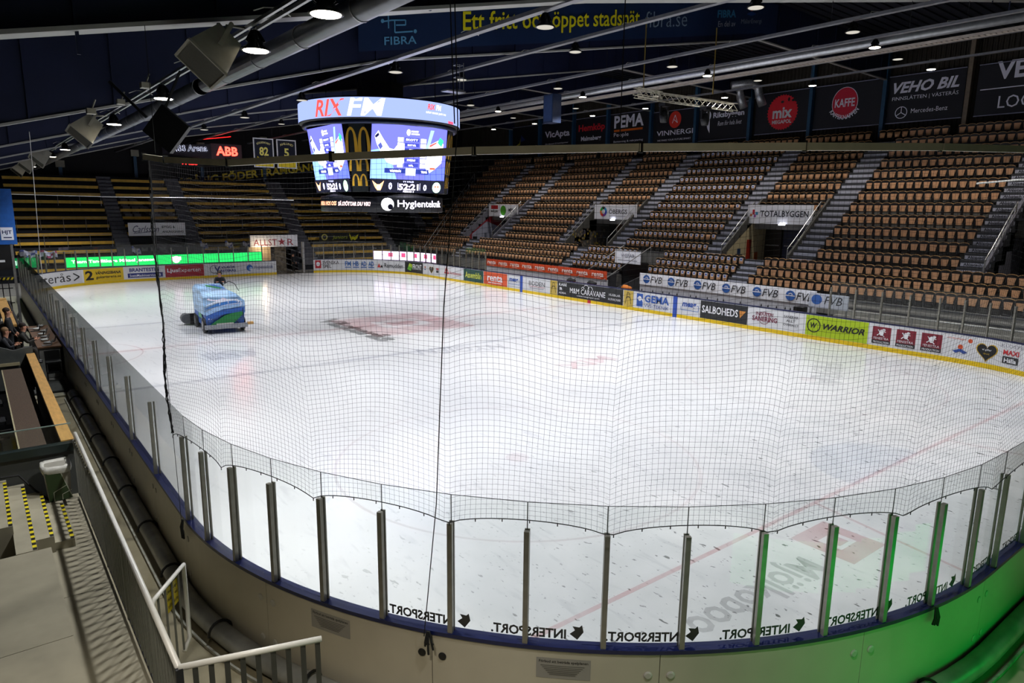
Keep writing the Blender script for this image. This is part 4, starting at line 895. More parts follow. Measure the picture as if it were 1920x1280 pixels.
UP = [((-37, -26.8), -37), ((-24.9, -20.3), -24.9), ((-18.6, -10.9), -18.6), ((-9.06, -4.36), -9.06), ((-2.6, 5.0), -2.6), ((6.8, 11.55), 6.8), ((13.2, 20.9), 13.2), ((22.6, 27.3), 22.6), ((29, 36.0), 29)]
FR = [((-23.0, -7.9), 'front block right of lower stairs'), ((-6.2, .4), 'front papered block right of tunnel'), ((3.2, 8.4), 'front papered block left of tunnel'), ((9.9, 24.0), 'front block behind orange banner'), ((26, 36), 'front block at far corner')]
SEATS = []
for i, (x, z) in enumerate(ROWS):
    if i < 3: bl = [(r_, n_) for r_, n_ in FR]
    else: bl = [(r_, BN[k_]) for r_, k_ in UP if not (3 <= i <= 6 and k_ in (-24.9, -9.06, 6.8, 22.6))]
    if i == 14: bl = [((-37, 36), 'unbroken top row')]
    for (a, b_), nm in bl:
        n_ = int(round((b_-a-.24)/.5))+1; pit = (b_-a-.24)/max(n_-1, 1)
        for q in range(n_):
            y = b_-.12-q*pit
            if i == 14 and any(abs(y-p_) < .3 for p_ in (-14.1, -8.8, -3.3, 2.0, 7.5, 12.7, 18.4, 23.5, 29.1)): continue
            px, py, dz_ = project((x, y, z+.5)); vis = -15 < px < 1935 and -10 < py < 1290
            SEATS.append((dz_ if vis else 999, x, y, z, i, q, nm))
SEATS.sort(); near = SEATS[:300]; rest = SEATS[300:]
sd = []
for k, (_, x, y, z, i, q, nm) in enumerate(near):
    row = (ORD[i]+' row') if i < 3 else ORD[i-3]+' row'
    lb = 'tan seat, %s, %s, %s from left' % (nm, row, ORD[q])
    if k == 0: seat0.location = (x, y, z); seat0['label'] = lb; seat0['group'] = 'tan tip-up seats in the right stand'
    else: dup(seat0, (x, y, z), lb, 'tan tip-up seats in the right stand')
def bulk(parts, spots, name, label, cat, group=None):
    vs = []; fs = []; mi = []; base = 0; P_ = np.array(spots)
    allv = []; tri = []
    for pi_, mb in enumerate(parts):
        v = np.array(mb.v); F = mb.f
        for k_ in range(len(P_)): pass
        V_ = (v[None]+P_[:, None]).reshape(-1, 3); allv.append(V_)
        nv = len(v); offs = np.arange(len(P_))*nv+base
        for f in F:
            f = np.array(f)
            for t in range(1, len(f)-1): tri.append((np.stack([offs+f[0], offs+f[t], offs+f[t+1]], 1), pi_))
        base += nv*len(P_)
    V_ = np.concatenate(allv); T = np.concatenate([t for t, _ in tri]); MI = np.concatenate([np.full(len(t), p_) for t, p_ in tri])
    me = npmesh(name, V_, T, SEATBLK); me.materials.clear()
    for m_ in (SEATBLK, SEATRIM, SEATTAN, SEATBLK): me.materials.append(m_)
    me.polygons.foreach_set('material_index', MI.astype(np.int32)); me.update()
    o = bpy.data.objects.new(name, me); COL.objects.link(o); return props(o, label, cat, group, 'stuff')
bulk([bk, rm, pn, br], [(x, y, z) for _, x, y, z, *_r2 in rest], 'distant_seats', 'tan tip-up seats filling the farther and upper blocks of the right stand', 'seats')
# printed sheets on the seats of the papered blocks
PW = mat('paper_white', '#d4d6e4', .7, noise=.05); PB = mat('paper_blue', '#3c5cb0', .7)
mb = MB(); mb.add([(.018, .11, .5), (.018, -.11, .5), (.038, -.11, .72), (.038, .11, .72)], [(0, 1, 2, 3)]); mb.cur = 1; mb.add([(.018, .07, .58), (.018, -.05, .55), (.027, -.07, .65), (.027, .05, .66)], [(0, 1, 2, 3)])
pm = mb.mesh('paper_sheet', [PW, PB]); skip = {(4, 14), (7, 14), (9, 13)}
cnt = 0
for (dz_, x, y, z, i, q, nm) in sorted(SEATS):
    if 'papered' in nm and dz_ < 900 and i < 14 and (i, q) not in skip and cnt < 300:
        o = bpy.data.objects.new('paper_sheet', pm); COL.objects.link(o); o.location = (x-.022, y, z); cnt += 1
        row = ORD[i] if i < 3 else ORD[i-3]
        props(o, 'sheet on seat, %s, %s row, %s from left' % (nm, row, ORD[q]), 'paper', 'printed sheets on the seats')
# stairs between the blocks
STEPDK = mat('shadow_dark_stair_step', '#34353a', .7, noise=.1)  # black shadows between the steps are put into the step colour
STEPM = mat('pale_stair_step', '#b4b5c4', .6, noise=.1); STEPD = mat('dark_landing', '#15161a', .7)
AIS = [((-20.3, -18.6), 3, 14, 'white-fronted stairs at the right edge of the stand, with printed step fronts'), ((-10.9, -9.06), 3, 14, 'white stairs right of the blue-door doorway'), ((-4.36, -2.6), 3, 14, 'white stairs left of the blue-door doorway'), ((5.0, 6.8), 3, 14, 'narrow stairs right of the middle doorway'), ((11.55, 13.2), 3, 14, 'stairs left of the middle doorway'),
       ((20.9, 22.6), 3, 14, 'stairs right of the mural doorway'), ((27.3, 29.0), 3, 14, 'stairs left of the mural doorway'), ((-7.9, -6.2), 0, 3, 'lower white stairs between the front seat blocks'), ((8.4, 9.9), 0, 3, 'lower stairs left of the players tunnel'), ((24, 26), 0, 3, 'lower stairs toward the far corner'), ((-25.0, -23.2), 0, 3, 'lower printed stairs at the right picture edge')]
for (a, b_), r0, r1, lb in AIS:
    st = empty('stairs', (ROWS[r0][0], (a+b_)/2, ROWS[r0][1]), lb, 'stairs', 'stairs in the right stand')
    for i in range(r0, r1):
        x0, z0 = ROWS[i]; x1, z1 = ROWS[i+1]; h2 = (z1-z0)/2
        for j in range(2):
            st_o = MB().box((x0-.40+.44*j, a+.12, z0+h2*j+.001), (x0+.47, b_-.12, z0+h2*(j+1)-.02)).build('step', STEPDK, st)
            MB().box((x0-.425+.44*j, a+.16, z0+h2*j+.03), (x0-.40+.44*j, b_-.16, z0+h2*j+.6*h2)).build('riser_plate', STEPM, st)
            if (a < -18 and a > -21) or a < -23:
                P = Print(); P.text('Ahlsstech AB', .1, .05, 1.2, h2*.45, '#33343c', .03); P.build('step_lettering', plane((x0-.426+.44*j, b_-.2, z0+h2*j), (0, -1, 0), (0, 0, 1)), st)
    if r0 == 3:
        mb = MB()
        for i in range(r0+1, r1): x0, z0 = ROWS[i]; mb.box((x0-.47, b_-.1, z0-.35), (x0-.455, b_+.55, z0-.12))
        mb.build('row_plates', mat('navy_plate', '#171a3a', .5), st)
# back-wall posts, rails and banners
for k, y in enumerate((-14.1, -8.8, -3.3, 2.0, 7.5, 12.7, 18.4, 23.5, 29.1, 34.5)):
    pale = k == 0
    MB().box((34.75, y-.13, 11.2), (35.15, y+.13, 17.2)).build('wall_post', mat('beige_post', '#7a6c5c', .5) if pale else TRUNK, label='beige wide wall post right of the car dealer banner' if pale else 'blue wall post number %s from the right, behind the top seats' % ORD[k], cat='post', group='posts along the right back wall')
def ban(y0, y1, fn, lb, bg='#0d0f1c', z0=12.45, z1=15.55):
    s_ = empty('wall_banner', (35.1, (y0+y1)/2, z0), lb, 'banner', 'banners along the right back wall'); w_ = y0-y1
    MB().box((35.1, y1, z0), (35.13, y0, z1)).build('cloth', mat('banner_'+bg[1:], bg, .6, noise=.1), s_)
    mb = MB(); mb.box((35.05, y1, z0-.06), (35.1, y0, z0)); mb.box((35.05, y1, z1), (35.1, y0, z1+.05)); mb.build('banner_rail', mat('banner_rail', '#8a8ca8', .5), s_)
    P = Print(); fn(P, w_, z1-z0); P.build('lettering', plane((35.1, y0, z0), (0, -1, 0), (0, 0, 1)), s_)
BW = '#ececff'
ban(-14.5, -20.5, lambda P, w, h: P.text('VERTEX', 1.0, 2.1, 5.2, 1.1, BW, .03).text('LOGISTIK', 1.3, .35, 4, .75, BW, .0).rect(.2, 1.55, 5.6, .06, BW).rect(.2, 3.45, .01, .01, BW), 'black banner cut off at the right edge, big angular letters')
ban(-8.9, -13.8, lambda P, w, h: P.text('VEHO BIL', .35, 1.95, 4.2, .75, BW, .07, .3).text('FINNSLÄTTEN | VÄSTERÅS', .35, 1.42, 4.2, .38, BW, .0).ring(1.05, .65, .36, .41, BW).line([(1.05, .65), (1.05, 1.03)], .05, BW).line([(1.05, .65), (.73, .45)], .05, BW).line([(1.05, .65), (1.37, .45)], .05, BW).text('Mercedes-Benz', 1.7, .55, 2.3, .3, BW, .0), 'navy banner with big slanted letters and a ringed star, right wall')
ban(-3.5, -8.5, lambda P, w, h: P.disc(2.35, 1.75, .98, 1.12, BW, 32).disc(2.35, 1.75, .94, 1.08, '#d0203c', 32).text('KAFFE', 1.6, 1.45, 1.5, .6, BW, .02).text('KAFFEKNAPPEN', 0, 0, 2.6, .32, BW, .02, arc=(2.35, 1.9, 1.35, 2.0, -1)), 'navy banner with a round dark red emblem, right wall')
def mix(P, w, h):
    pts = []
    for i in range(72): a = 2*pi*i/72; r_ = 1.28 if i % 2 else 1.38; pts.append((2.4+r_*cos(a)*.98, 1.55+r_*sin(a)))
    P.poly(pts, '#e02434').text('mix', 1.55, 1.1, 1.7, .85, '#dfdfe8', .05).text('MEGAPOL', 1.55, .68, 1.7, .3, '#dfdfe8', .03).disc(2.35, 2.35, .14, .1, K, 10).disc(2.9, 2.5, .1, .16, K, 10).disc(3.3, 2.4, .16, .1, K, 10)
ban(1.6, -3.1, mix, 'black banner with a large red cogged disc, right wall')
ban(7.3, 2.2, lambda P, w, h: P.disc(.95, 2.1, .32, .4, BW).poly([(.7, 1.9), (1.15, 1.9), (1.2, .6), (.95, 1.0)], BW).text('Riksbyggen', 1.5, 1.7, 3.1, .6, BW, .03).text('Rum för hela livet', 2.0, 1.15, 2.4, .38, BW, -.005, .3), 'black banner with pale letters and a hooked emblem, right wall', z0=12.3, z1=15.2)
ban(12.6, 7.6, lambda P, w, h: P.disc(2.6, 2.2, .7, .75, '#e83c30', 28).line([(2.3, 1.9), (2.6, 2.6), (2.9, 1.9), (2.5, 2.2)], .06, BW).text('VINNERGI', .5, .85, 4.2, .45, BW, .01).text('WE MAKE YOUR FUTURE SMART', .6, .35, 3.9, .16, BW, .0), 'black banner with an orange-red disc above wide letters', z0=12.2, z1=15.2)
ban(18.2, 13.0, lambda P, w, h: P.text('PEMA', .5, 1.75, 3.9, 1.2, BW, .09).rect(.5, 1.4, 3.8, .2, '#e06a20').text('People', .5, .8, 2.0, .5, BW, .0).text('Bemanning & rekrytering', .5, .3, 3.9, .25, BW, .0), 'black banner with heavy letters over an orange bar')
ban(23.3, 18.6, lambda P, w, h: P.text('Hemköp', .4, 1.6, 3.9, .9, '#e02834', .03).text('Malmaberg', .8, .7, 3.0, .6, BW, .04), 'black banner with red slanted letters above pale ones')
ban(28.9, 23.7, lambda P, w, h: P.text('VicApta', .5, 1.35, 4.1, .9, BW, .03).text('Din ekonomi & framtidspartner', .6, .75, 3.8, .22, BW, .0).text('för växande styrning', 1.0, .4, 3.0, .22, BW, .0), 'black banner with one thin-lettered word and two small lines')
ban(34.3, 29.3, lambda P, w, h: P.text('bravida', 1.9, .2, 3.0, .7, BW, .0).poly([(.6, 1.0), (1.4, 1.1), (1.5, 1.9), (1.3, 1.3)], '#a8a020').poly([(1.5, 1.4), (2.4, 1.6), (1.6, 2.2)], '#1f2e6a'), 'black banner with yellow and blue corner shapes, farthest left')

# ------------------------------------------------------------------ long banner on the girder
gy = -8.8; x0, x1 = -5.7, 20.4
NV_ = empty('girder_banner', (-5.7, gy-.2, 11.6), 'very long navy banner with yellow words along a roof girder', 'banner')
def gm(u, v, c): x = x0+u; return (x, gy-.2-c, prof(max(x, -4.5))+.35-.0+v+(0 if x > -4.5 else .178*(x+4.5)))
P = Print(); P.rect(0, 0, x1-x0, 1.75, '#182c50'); P.build('cloth', gm, NV_)
P = Print(); cl = '#5fa0cc'
P.line([(1.2, .75), (1.2, 1.3), (1.35, 1.5), (2.1, 1.5)], .05, cl).line([(1.2, 1.3), (2.0, 1.3), (2.1, 1.5)], .05, cl).line([(.95, .98), (1.3, 1.02)], .05, cl).line([(1.45, 1.02), (1.45, .6), (2.2, .62)], .05, cl).line([(1.3, 1.02), (1.9, 1.02), (1.9, .85), (1.5, .85)], .05, cl).disc(.95, 1.0, .07, .07, cl, 12).disc(2.3, .62, .07, .07, cl, 12)
P.text('FIBRA', 1.0, .18, 1.35, .28, cl, .01)
P.text('Ett fritt och öppet stadsnät', 4.45, .38, 10.1, .92, '#e2d818', .012).text('fibra.se', 14.95, .48, 3.1, .72, '#8fa4b8', -.01)
P.text('FIBRA', 20.5, .85, 1.6, .38, '#3f86b8', .03).text('En del av', 20.6, .4, 1.5, .28, '#b8bcc8', .0).disc(23.5, 1.35, .2, .22, '#b83a24', 14).poly([(23.05, 1.0), (23.5, 1.15), (23.95, 1.0), (23.5, .9)], '#1f4a8a').text('MälarEnergi', 22.6, .45, 1.9, .3, '#8f96a4', .0)
P.build('lettering', gm, NV_, base=.02)

# ------------------------------------------------------------------ far bench stand
ES = empty('bench_stand', (5, 34, 0), 'dark terraced standing area behind the far goal end', 'grandstand')
EB = [(-14.6, -7.45), (-6.2, -1.6), (-.25, 8.4), (10.1, 18.6), (25.2, 29.5)]
def ez(i): return 1.18+.685*i
for i in range(-1, 12):
    y = 34.75+.87*i; z = ez(i)
    cuts = [(-6.1, -1.7)] if i in (0, 1, 2) else []
    cuts += [(3.0, 7.8)] if i in (-1, 0, 1) else []
    cuts += [(19.6, 23.9)] if i in (2, 3, 4, 5, 6) else []
    for a, b_ in seg(-20.9, 34, sorted(cuts)): MB().box((a, y-.43, z-.9), (b_, y+(.45 if i < 11 else 1.0), z)).build('tier', NAVYSTEP, ES)
def bench(a, b_, y, z, lb):
    B = empty('bench', ((a+b_)/2, y, z), lb, 'bench', 'yellow wooden benches of the far stand')
    MB().box((a, y-.12, z+.38), (b_, y+.2, z+.44)).build('seat_plank', YBENCH, B); MB().box((a, y-.15, z+.2), (b_, y-.12, z+.46)).build('front_plank', YBENCH, B)
    mb = MB(); n = max(2, int((b_-a)/2))
    for q in range(n+1): xx = a+.1+(b_-a-.2)*q/n; mb.box((xx-.03, y-.1, z), (xx+.03, y+.15, z+.38))
    mb.build('bench_supports', DARK, B)
BNM = ['leftmost section', 'section above the white script sign', 'middle section', 'section behind the scoreboard', 'section by the right corner']
for i in range(-1, 11):
    for k, (a, b_) in enumerate(EB):
        if k == 1 and i < 3: continue
        if k == 2 and i < 2:
            a, b_ = (-.25, 2.9)
        y = 34.75+.87*i
        if k == 3 and i >= 9: continue
        bench(a, b_, y, ez(i), 'long yellow wooden bench, %s, %s tier up' % (BNM[k], ORD[i+1]))
import bmesh
def tier_letters(txt, x0_, x1_, z0_, z1_, m_):
    v, f, mx = textmesh(txt, .05)
    for i in range(-1, 11):
        a_, b2_ = max(z0_, ez(i)-.685), min(z1_, ez(i))
        if b2_ <= a_+.02: continue
        bm = bmesh.new(); vl = [bm.verts.new((x0_+p_[0]/mx[0]*(x1_-x0_), 0, z0_+p_[1]/mx[1]*(z1_-z0_))) for p_ in v]
        for fc in f:
            try: bm.faces.new([vl[q] for q in fc])
            except ValueError: pass
        for co, no in (((0, 0, a_), (0, 0, -1)), ((0, 0, b2_), (0, 0, 1))):
            bmesh.ops.bisect_plane(bm, geom=bm.verts[:]+bm.edges[:]+bm.faces[:], plane_co=co, plane_no=no, clear_outer=True)
        for q in bm.verts: q.co.y = 34.75+.87*i-.436; q.co -= Vector((5, 34, 0))
        me = bpy.data.meshes.new('tier_lettering'); bm.to_mesh(me); bm.free(); me.materials.append(m_)
        o = bpy.data.objects.new('tier_lettering', me); COL.objects.link(o); o.parent = ES
tier_letters('INTERSPORT', -5.9, 11.4, 4.75, 6.75, mat('tier_paint_grey', '#6c6c74', .7))
# aisles and rails in the far stand
for (a, b_), lb in (((-7.4, -6.25), 'grey stairs left of the white script sign'), ((-1.55, -.3), 'grey stairs right of the white script sign'), ((8.5, 10.0), 'grey stairs beside the tunnel of the far gate'), ((18.65, 19.6), 'grey stairs left of the dark doorway under the scoreboard'), ((23.9, 25.1), 'grey stairs right of the dark doorway')):
    st = empty('stairs', ((a+b_)/2, 34, .5), lb, 'stairs', 'stairs in the far stand')
    for i in range(-1, 11):
        for j in range(2): MB().box((a, 34.33+.87*i+.43*j, ez(i)), (b_, 34.33+.87*(i+1), ez(i)+.34*(j+1)-.01)).build('step', mat('grey_stair', '#5f6068', .7, noise=.15), st)
k = 0
for i in (0, 2, 4, 7):
    for j, (a, b_) in enumerate(((-14.2, -7.6), (-.1, 8.2), (10.3, 18.4))):
        y = 34.35+.87*i; z = ez(i)
        R_ = empty('crush_barrier', ((a+b_)/2, y, z), 'steel crush barrier, %s of the far stand, %s tier' % (BNM[[0, 2, 3][j]], ORD[i+1]), 'barrier', 'crush barriers in the far stand')
        MB().tube([(a, y, z), (a, y, z+1.05), (b_, y, z+1.05), (b_, y, z)], .025, 5).build('top_rail', STEEL, R_)
        mb = MB()
        for q in range(1, 4): xx = a+(b_-a)*q/4; mb.tube([(xx, y, z), (xx, y, z+1.05)], .022, 5)
        mb.build('uprights', STEEL, R_)
# corner railing between the stands
cr = empty('corner_railing', (27, 33.5, 1), 'long slanting steel railing between far stand and right stand', 'railing')
MB().tube([(20.6, 30.9, 2.0), (31.0, 36.4, 10.2)], .04, 6).build('top_rail', STEEL, cr); MB().tube([(20.6, 30.9, 1.4), (31.0, 36.4, 9.6)], .03, 6).build('mid_rail', STEEL, cr)
mb = MB()
for q in range(9): t = q/8; xx, yy, zz = 20.6+10.4*t, 30.9+5.5*t, 2.0+8.2*t; mb.tube([(xx, yy, zz-1.1), (xx, yy, zz)], .025, 5)
mb.build('uprights', STEEL, cr)
mb = MB()
for i, (x, z) in enumerate(ROWS): mb.box((x-.42, 36.5, 0), (x+.5, 36.7, z+1.0))
mb.build('stand_end_wall', DARK, GS)
# signs in the far stand
sign('far_sign', (-6.3, 36.1, 3.42), (1, 0, 0), (0, 0, 1), 4.65, 1.15, lambda P, w, h: P.text('Carlsson', .35, .3, 2.1, .6, '#1f2a5a', .0, .4).line([(.4, .22), (2.2, .38)], .04, '#1f2a5a').text('BYGG &', 2.7, .65, 1.1, .22, '#1f2a3a', .03).text('ANLÄGGNING', 2.7, .25, 1.8, .22, '#1f2a3a', .03), 'white sign with blue script word in the far stand')
dk = empty('stand_tunnel', (-3.9, 36.5, 1.2), 'dark tunnel with small framed portraits under the white script sign', 'doorway'); MB().box((-6.2, 37.2, .8), (-1.6, 37.3, 3.4)).build('back_wall', BLACK, dk)
for q in range(3):
    P = Print(); P.rect(0, 0, .55, .75, '#777').build if False else None
    P = Print(); P.rect(0, 0, .5, .7, '#8a8a8a').disc(.25, .4, .16, .2, '#2c2c2c', 14); P.build('portrait', plane((-5.2+.75*q, 37.19, 2.0), (1, 0, 0), (0, 0, 1)), dk)
sign('far_sign', (3.15, 32.9, 2.35), (1, 0, 0), (0, 0, 1), 4.5, 1.1, lambda P, w, h: P.text('ALLST', .3, .12, 2.2, .6, '#a02a3c', .0).text('R', 3.5, .12, .6, .6, '#a02a3c', .0).poly([(2.95+.38*cos(pi/2+i*pi/5)*(1 if i % 2 == 0 else .4), .45+.38*sin(pi/2+i*pi/5)*(1 if i % 2 == 0 else .4)) for i in range(10)], '#a02a3c').text('Framtidens stjärnor', .5, .85, 1.6, .14, '#444a5a', .0), 'white sign with thin red letters and a star above the far gate')
s_ = sign('far_sign', (11.0, 35.6, 2.5), (1, 0, 0), (0, 0, 1), 4.5, 1.0, lambda P, w, h: P.ring(.55, .55, .2, .33, '#b8b060').text('Juniors', 1.4, .25, 1.7, .45, '#a8b41e', .0, .2).poly([(3.3, .95), (3.55, .5), (3.75, .6), (3.85, .5), (4.35, .8), (4.2, .35), (3.9, .15), (3.75, .3), (3.5, .15), (3.35, .5)], '#c8c41e'), 'black banner with yellow wing emblem and slanted yellow word', bg='#0f1210', cat='banner')
dw = empty('stand_doorway', (21.7, 38.6, 1.7), 'dark doorway of the far stand, just below the scoreboard', 'doorway'); MB().box((19.6, 38.6, 1.6), (23.9, 38.7, 4.9)).build('back_wall', mat('doorway_dark', '#10141c', .6), dw); MB().box((19.6, 38.4, 4.75), (23.9, 38.6, 5.0)).build('lintel', DARK, dw)
for yq, zq in ((19.9, 3.6), (22.4, 3.6)): MB().box((yq, 38.5, zq), (yq+1.2, 38.56, zq+.06)).build('push_bar', STEEL, dw)
# wall lettering and posts at the far wall
wl = empty('wall_lettering', (0, 45.5, 8), 'big yellow slab letters painted along the dark far wall', 'lettering')
def fm(u, v, c): x = -2.3+u; return (x, 45.55-c, 7.5+.155*u+v)
P = Print(); P.text('FRAMGÅNG FÖDER FRAMGÅNG', 0, .05, 17.5, 1.1, '#f0d428', .05); P.build('letters', fm, wl)
for k, (x, zt) in enumerate(((-10.0, 9.6), (-3.7, 10.9), (2.5, 12), (9, 13), (16, 14), (24, 15))):
    p_ = empty('wall_post', (x, 45.2, 6), 'blue post of the far wall, %s from the left' % ORD[k], 'post', 'posts along the far wall')
    MB().box((x-.14, 45.1, 0), (x+.14, 45.4, zt)).build('post', TRUNK, p_); MB().box((x-.35, 44.9, zt-.1), (x+.35, 45.45, zt+.5)).build('bracket_box', SPK, p_)
# arena name sign
ar = empty('arena_sign', (1, 38, 10.5), 'grey lit sign box with outlined letters and red glowing letters', 'sign')
MB().hexa([(-1.9, 41.5, 10.95), (1.62, 38, 10.5), (1.9, 38.6, 10.5), (-1.9, 42, 10.95), (-1.9, 41.5, 11.75), (1.62, 38, 11.85), (1.9, 38.6, 11.85), (-1.9, 42, 11.75)]).build('left_panel', mat('sign_grey', '#4b4752', .5), ar)
MB().box((1.62, 38, 10.45), (4.45, 38.5, 11.93)).build('right_panel', mat('sign_mauve', '#5a3f48', .5), ar)
dv = Vector((1.62+1.9, 38-41.5, 0)); P = Print(); P.text('ABB Arena', .9, .3, 3.7, .65, '#dfe4ff*1.2', .03); P.text('ABB Arena', .9, .3, 3.7, .65, '#16161c*.1', -.0); P.build('outlined_letters', plane((-1.9, 41.48, 10.85), dv, (0, 0, 1)), ar, base=.02)
P = Print(); P.text('ABB', .45, .35, 2.0, .85, '#ff3428*11', .1).rect(.4, .76, 2.1, .03, '#5a3f48*.2').rect(.95, .3, .02, .95, '#5a3f48*.2'); P.build('red_letters', plane((1.62, 37.99, 10.5), (1, 0, 0), (0, 0, 1)), ar)
ck = empty('clock_display', (0, 38.6, 9.6), 'small red digital clock below the grey arena sign', 'clock'); MB().box((-1.4, 39.5, 9.75), (1.2, 39.6, 10.45)).build('case', BLACK, ck)
P = Print(); P.text('17:28', .5, .1, 1.4, .42, '#ff3030*3', .05); P.build('digits', plane((-1.2, 39.49, 9.82), (1, 0, 0), (0, 0, 1)), ck)
MB().tube([(1.0, 39, 12.3), (3.8, 39, 12.75)], .03, 6).build('red_light_tube', emat('#ff2020', 3), label='thin red glowing tube above the grey arena sign', cat='lamp')
# retired jersey banners
for k, (x, nm, num) in enumerate(((3.0, 'SÖDERKVIST', '82'), (5.05, 'AHLUND', '5'))):
    j = empty('jersey_banner', (x, 30, 9.5), 'white-framed navy banner with %s' % ('the yellow number eighty-two' if num == '82' else 'a single yellow digit five'), 'banner', 'number banners over the far end'); w_, h_ = 1.78, 2.5
    MB().box((x, 30, 9.5), (x+w_, 30.04, 9.5+h_)).build('frame', mat('white_frame', '#f0f0fa', .5), j)
    P = Print(); P.rect(.1, .1, w_-.2, h_-.2, '#10162c').rect(.1, .1, w_-.2, .5, '#f0d428').poly([(.3, .95), (.3, .6), (1.0, .5), (1.0, .95), (.65, .7)], '#f0d428').text(nm, 0, 0, 1.2, .2, '#fff0a0', .02, arc=(.89, 1.0, 1.05, 1.1, 1)).text(num, .5 if num == '82' else .65, 1.0, .8 if num == '82' else .45, .75, '#fff080', .06)
    P.build('number_print', plane((x, 29.99, 9.5), (1, 0, 0), (0, 0, 1)), j)
    mb = MB(); mb.tube([(x+.1, 30, 12), (x+.1, 30, prof(x)+.5)], .01, 4); mb.tube([(x+w_-.1, 30, 12), (x+w_-.1, 30, prof(x)+.5)], .01, 4); mb.build('wires', ROPE, j)

# ------------------------------------------------------------------ LED ribbons beyond the boards
lg = empty('led_ribbon', (-4, 31.5, 1.2), 'long bright green LED ribbon board behind the far left glass', 'display', 'LED ribbon boards'); MB().box((-11.6, 31.52, 1.15), (3.75, 31.62, 2.02)).build('cabinet', BLACK, lg)
P = Print(); P.rect(0, 0, 15.3, .78, '#22e86e*1.3').text('Team Tandläkare Mikael Jansson', .35, .24, 6.0, .32, '#f2fff4*2.2', .05).disc(8.0, .36, .3, .3, '#ffd8f0*2.2').rect(7.6, .3, .8, .3, '#ffd8f0*2.2'); P.build('display_face', plane((-11.6, 31.5, 1.2), (1, 0, 0), (0, 0, 1)), lg)
P = Print(); P.rect(0, 0, 2.4, .75, '#128a48*.8').text('VIK', .6, .2, .8, .35, '#c8ffe0*1.2', .03)
lg2 = empty('led_ribbon', (-14, 30.8, 1.2), 'short dimmer green LED board left of the long ribbon', 'display', 'LED ribbon boards'); MB().box((-15.9, 31.52, 1.2), (-13.3, 31.6, 2.1)).build('cabinet', BLACK, lg2); P.build('display_face', plane((-15.8, 31.5, 1.3), (1, 0, 0), (0, 0, 1)), lg2)
lw = empty('led_ribbon', (15, 29, 1.2), 'bright white and pink LED ribbon board behind the far right corner', 'display', 'LED ribbon boards')
def om(s0, o_): return lambda u, v, c: op(s0+u, o_+c, 1.18+v)
strip(MB(), 76.2, 83.2, -1.25, -1.35, 1.1, 2.02).build('cabinet', BLACK, lw)
P = Print(); P.rect(0, 0, 6.9, .8, '#f0d8ff*3.2')
for q in range(5): P.rect(1.3+1.25*q, .28, .42, .4, '#f04a7a*2'); P.text('Apotea', .65+1.25*q, .32, .55, .2, '#e6d4e8*2', .02)
P.build('display_face', om(76.25, -1.24), lw)
# near-end counterpart, the source of the green light on the near boards (mounted on the front of the near stand)
ln = empty('led_ribbon', (-7, -31.6, .3), 'green LED ribbon on the near stand front, lighting the boards green', 'display', 'LED ribbon boards'); MB().box((-11.2, -31.95, .35), (-5.2, -31.85, 1.35)).build('cabinet', BLACK, ln)
P = Print(); P.rect(4.2, 0, 5.8, .85, '#06c848*3.2'); P.build('display_face', plane((-1.1, -31.84, .42), (-1, 0, 0), (0, 0, 1)), ln)

# gate opening at the far end
gt = empty('rink_gate', (5, 30.5, 0), 'open rink gate with lit cream tunnel behind, far end', 'gate')
MB().box((3.0, 33.0, 0), (4.9, 33.1, 2.35)).build('tunnel_wall', mat('cream_tunnel_wall', '#b8a484', .6), gt)
MB().box((4.9, 33.3, 0), (6.6, 33.4, 2.35)).build('tunnel_wall', mat('cluttered_wall', '#6a6458', .6, noise=.6, scale=4), gt); MB().box((4.9, 32.9, 0), (5.0, 33.4, 2.35)).build('tunnel_wall', mat('cream_tunnel_wall', '#b8a484'), gt)
MB().box((2.9, 30.6, 0), (4.6, 30.75, 1.25)).build('gate_leaf', BLACK, gt); MB().box((7.0, 30.1, 0), (7.2, 30.3, 2.9)).build('gate_post', STEEL, gt)
MB().box((2.9, 30, -.01), (7.1, 33, .01)).build('threshold', mat('wet_threshold', '#4d4b48', .3), gt)
l = bpy.data.lights.new('tunnel_lamp', 'POINT'); l.energy = 60; l.color = (1, .78, .5); l.shadow_soft_size = .15; o = bpy.data.objects.new('tunnel_lamp', l); COL.objects.link(o); o.location = (4, 32.2, 2.2)
# small supporter flags behind the left far glass
for q, (x, y, z) in enumerate(((-13.3, 30.6, 2.3), (-14.6, 29.9, 2.4), (-1.0, 34.0, 2.6), (1.2, 34.0, 2.6), (2.8, 34.0, 2.55), (-6.6, 33.6, 2.3))):
    f_ = empty('flag', (x, y, z), ['white flag with red cross strips by the green board', 'pale blue flag at the far left corner', 'first small white flag right of the script sign', 'second small white flag right of the script sign', 'third small white flag right of the script sign', 'small white flag left of the script sign'][q], 'flag', 'supporter flags')
    n = 8; mb = MB(); vs = []
    W_ = 1.1 if q < 2 else .7
    for i in range(n+1):
        for j in range(4): vs.append((x+W_*i/n, y+.08*sin(i*1.3+j), z-.15+.16*j+.07*sin(i*1.1)-(.1*i/n if q < 2 else .25*i/n)))
    fs = [(i*4+j, i*4+4+j, i*4+5+j, i*4+1+j) for i in range(n) for j in range(3)]
    mb.add(vs, fs); mb.m = [1 if (k_ % 7 in (2, 5)) else 0 for k_ in range(len(fs))]; mb.build('cloth', [mat('flag_white', '#bcbcd0', .8), mat('flag_red', '#a04a6a' if q == 0 else '#5a66a8', .8)] if q == 0 else [mat('flag_white', '#bcbcd0', .8), mat('flag_blue', '#5a66a8', .8)], f_)
    MB().tube([(x, y, z-1.1), (x, y, z+.4)], .015, 5).build('flag_pole', DARK, f_)

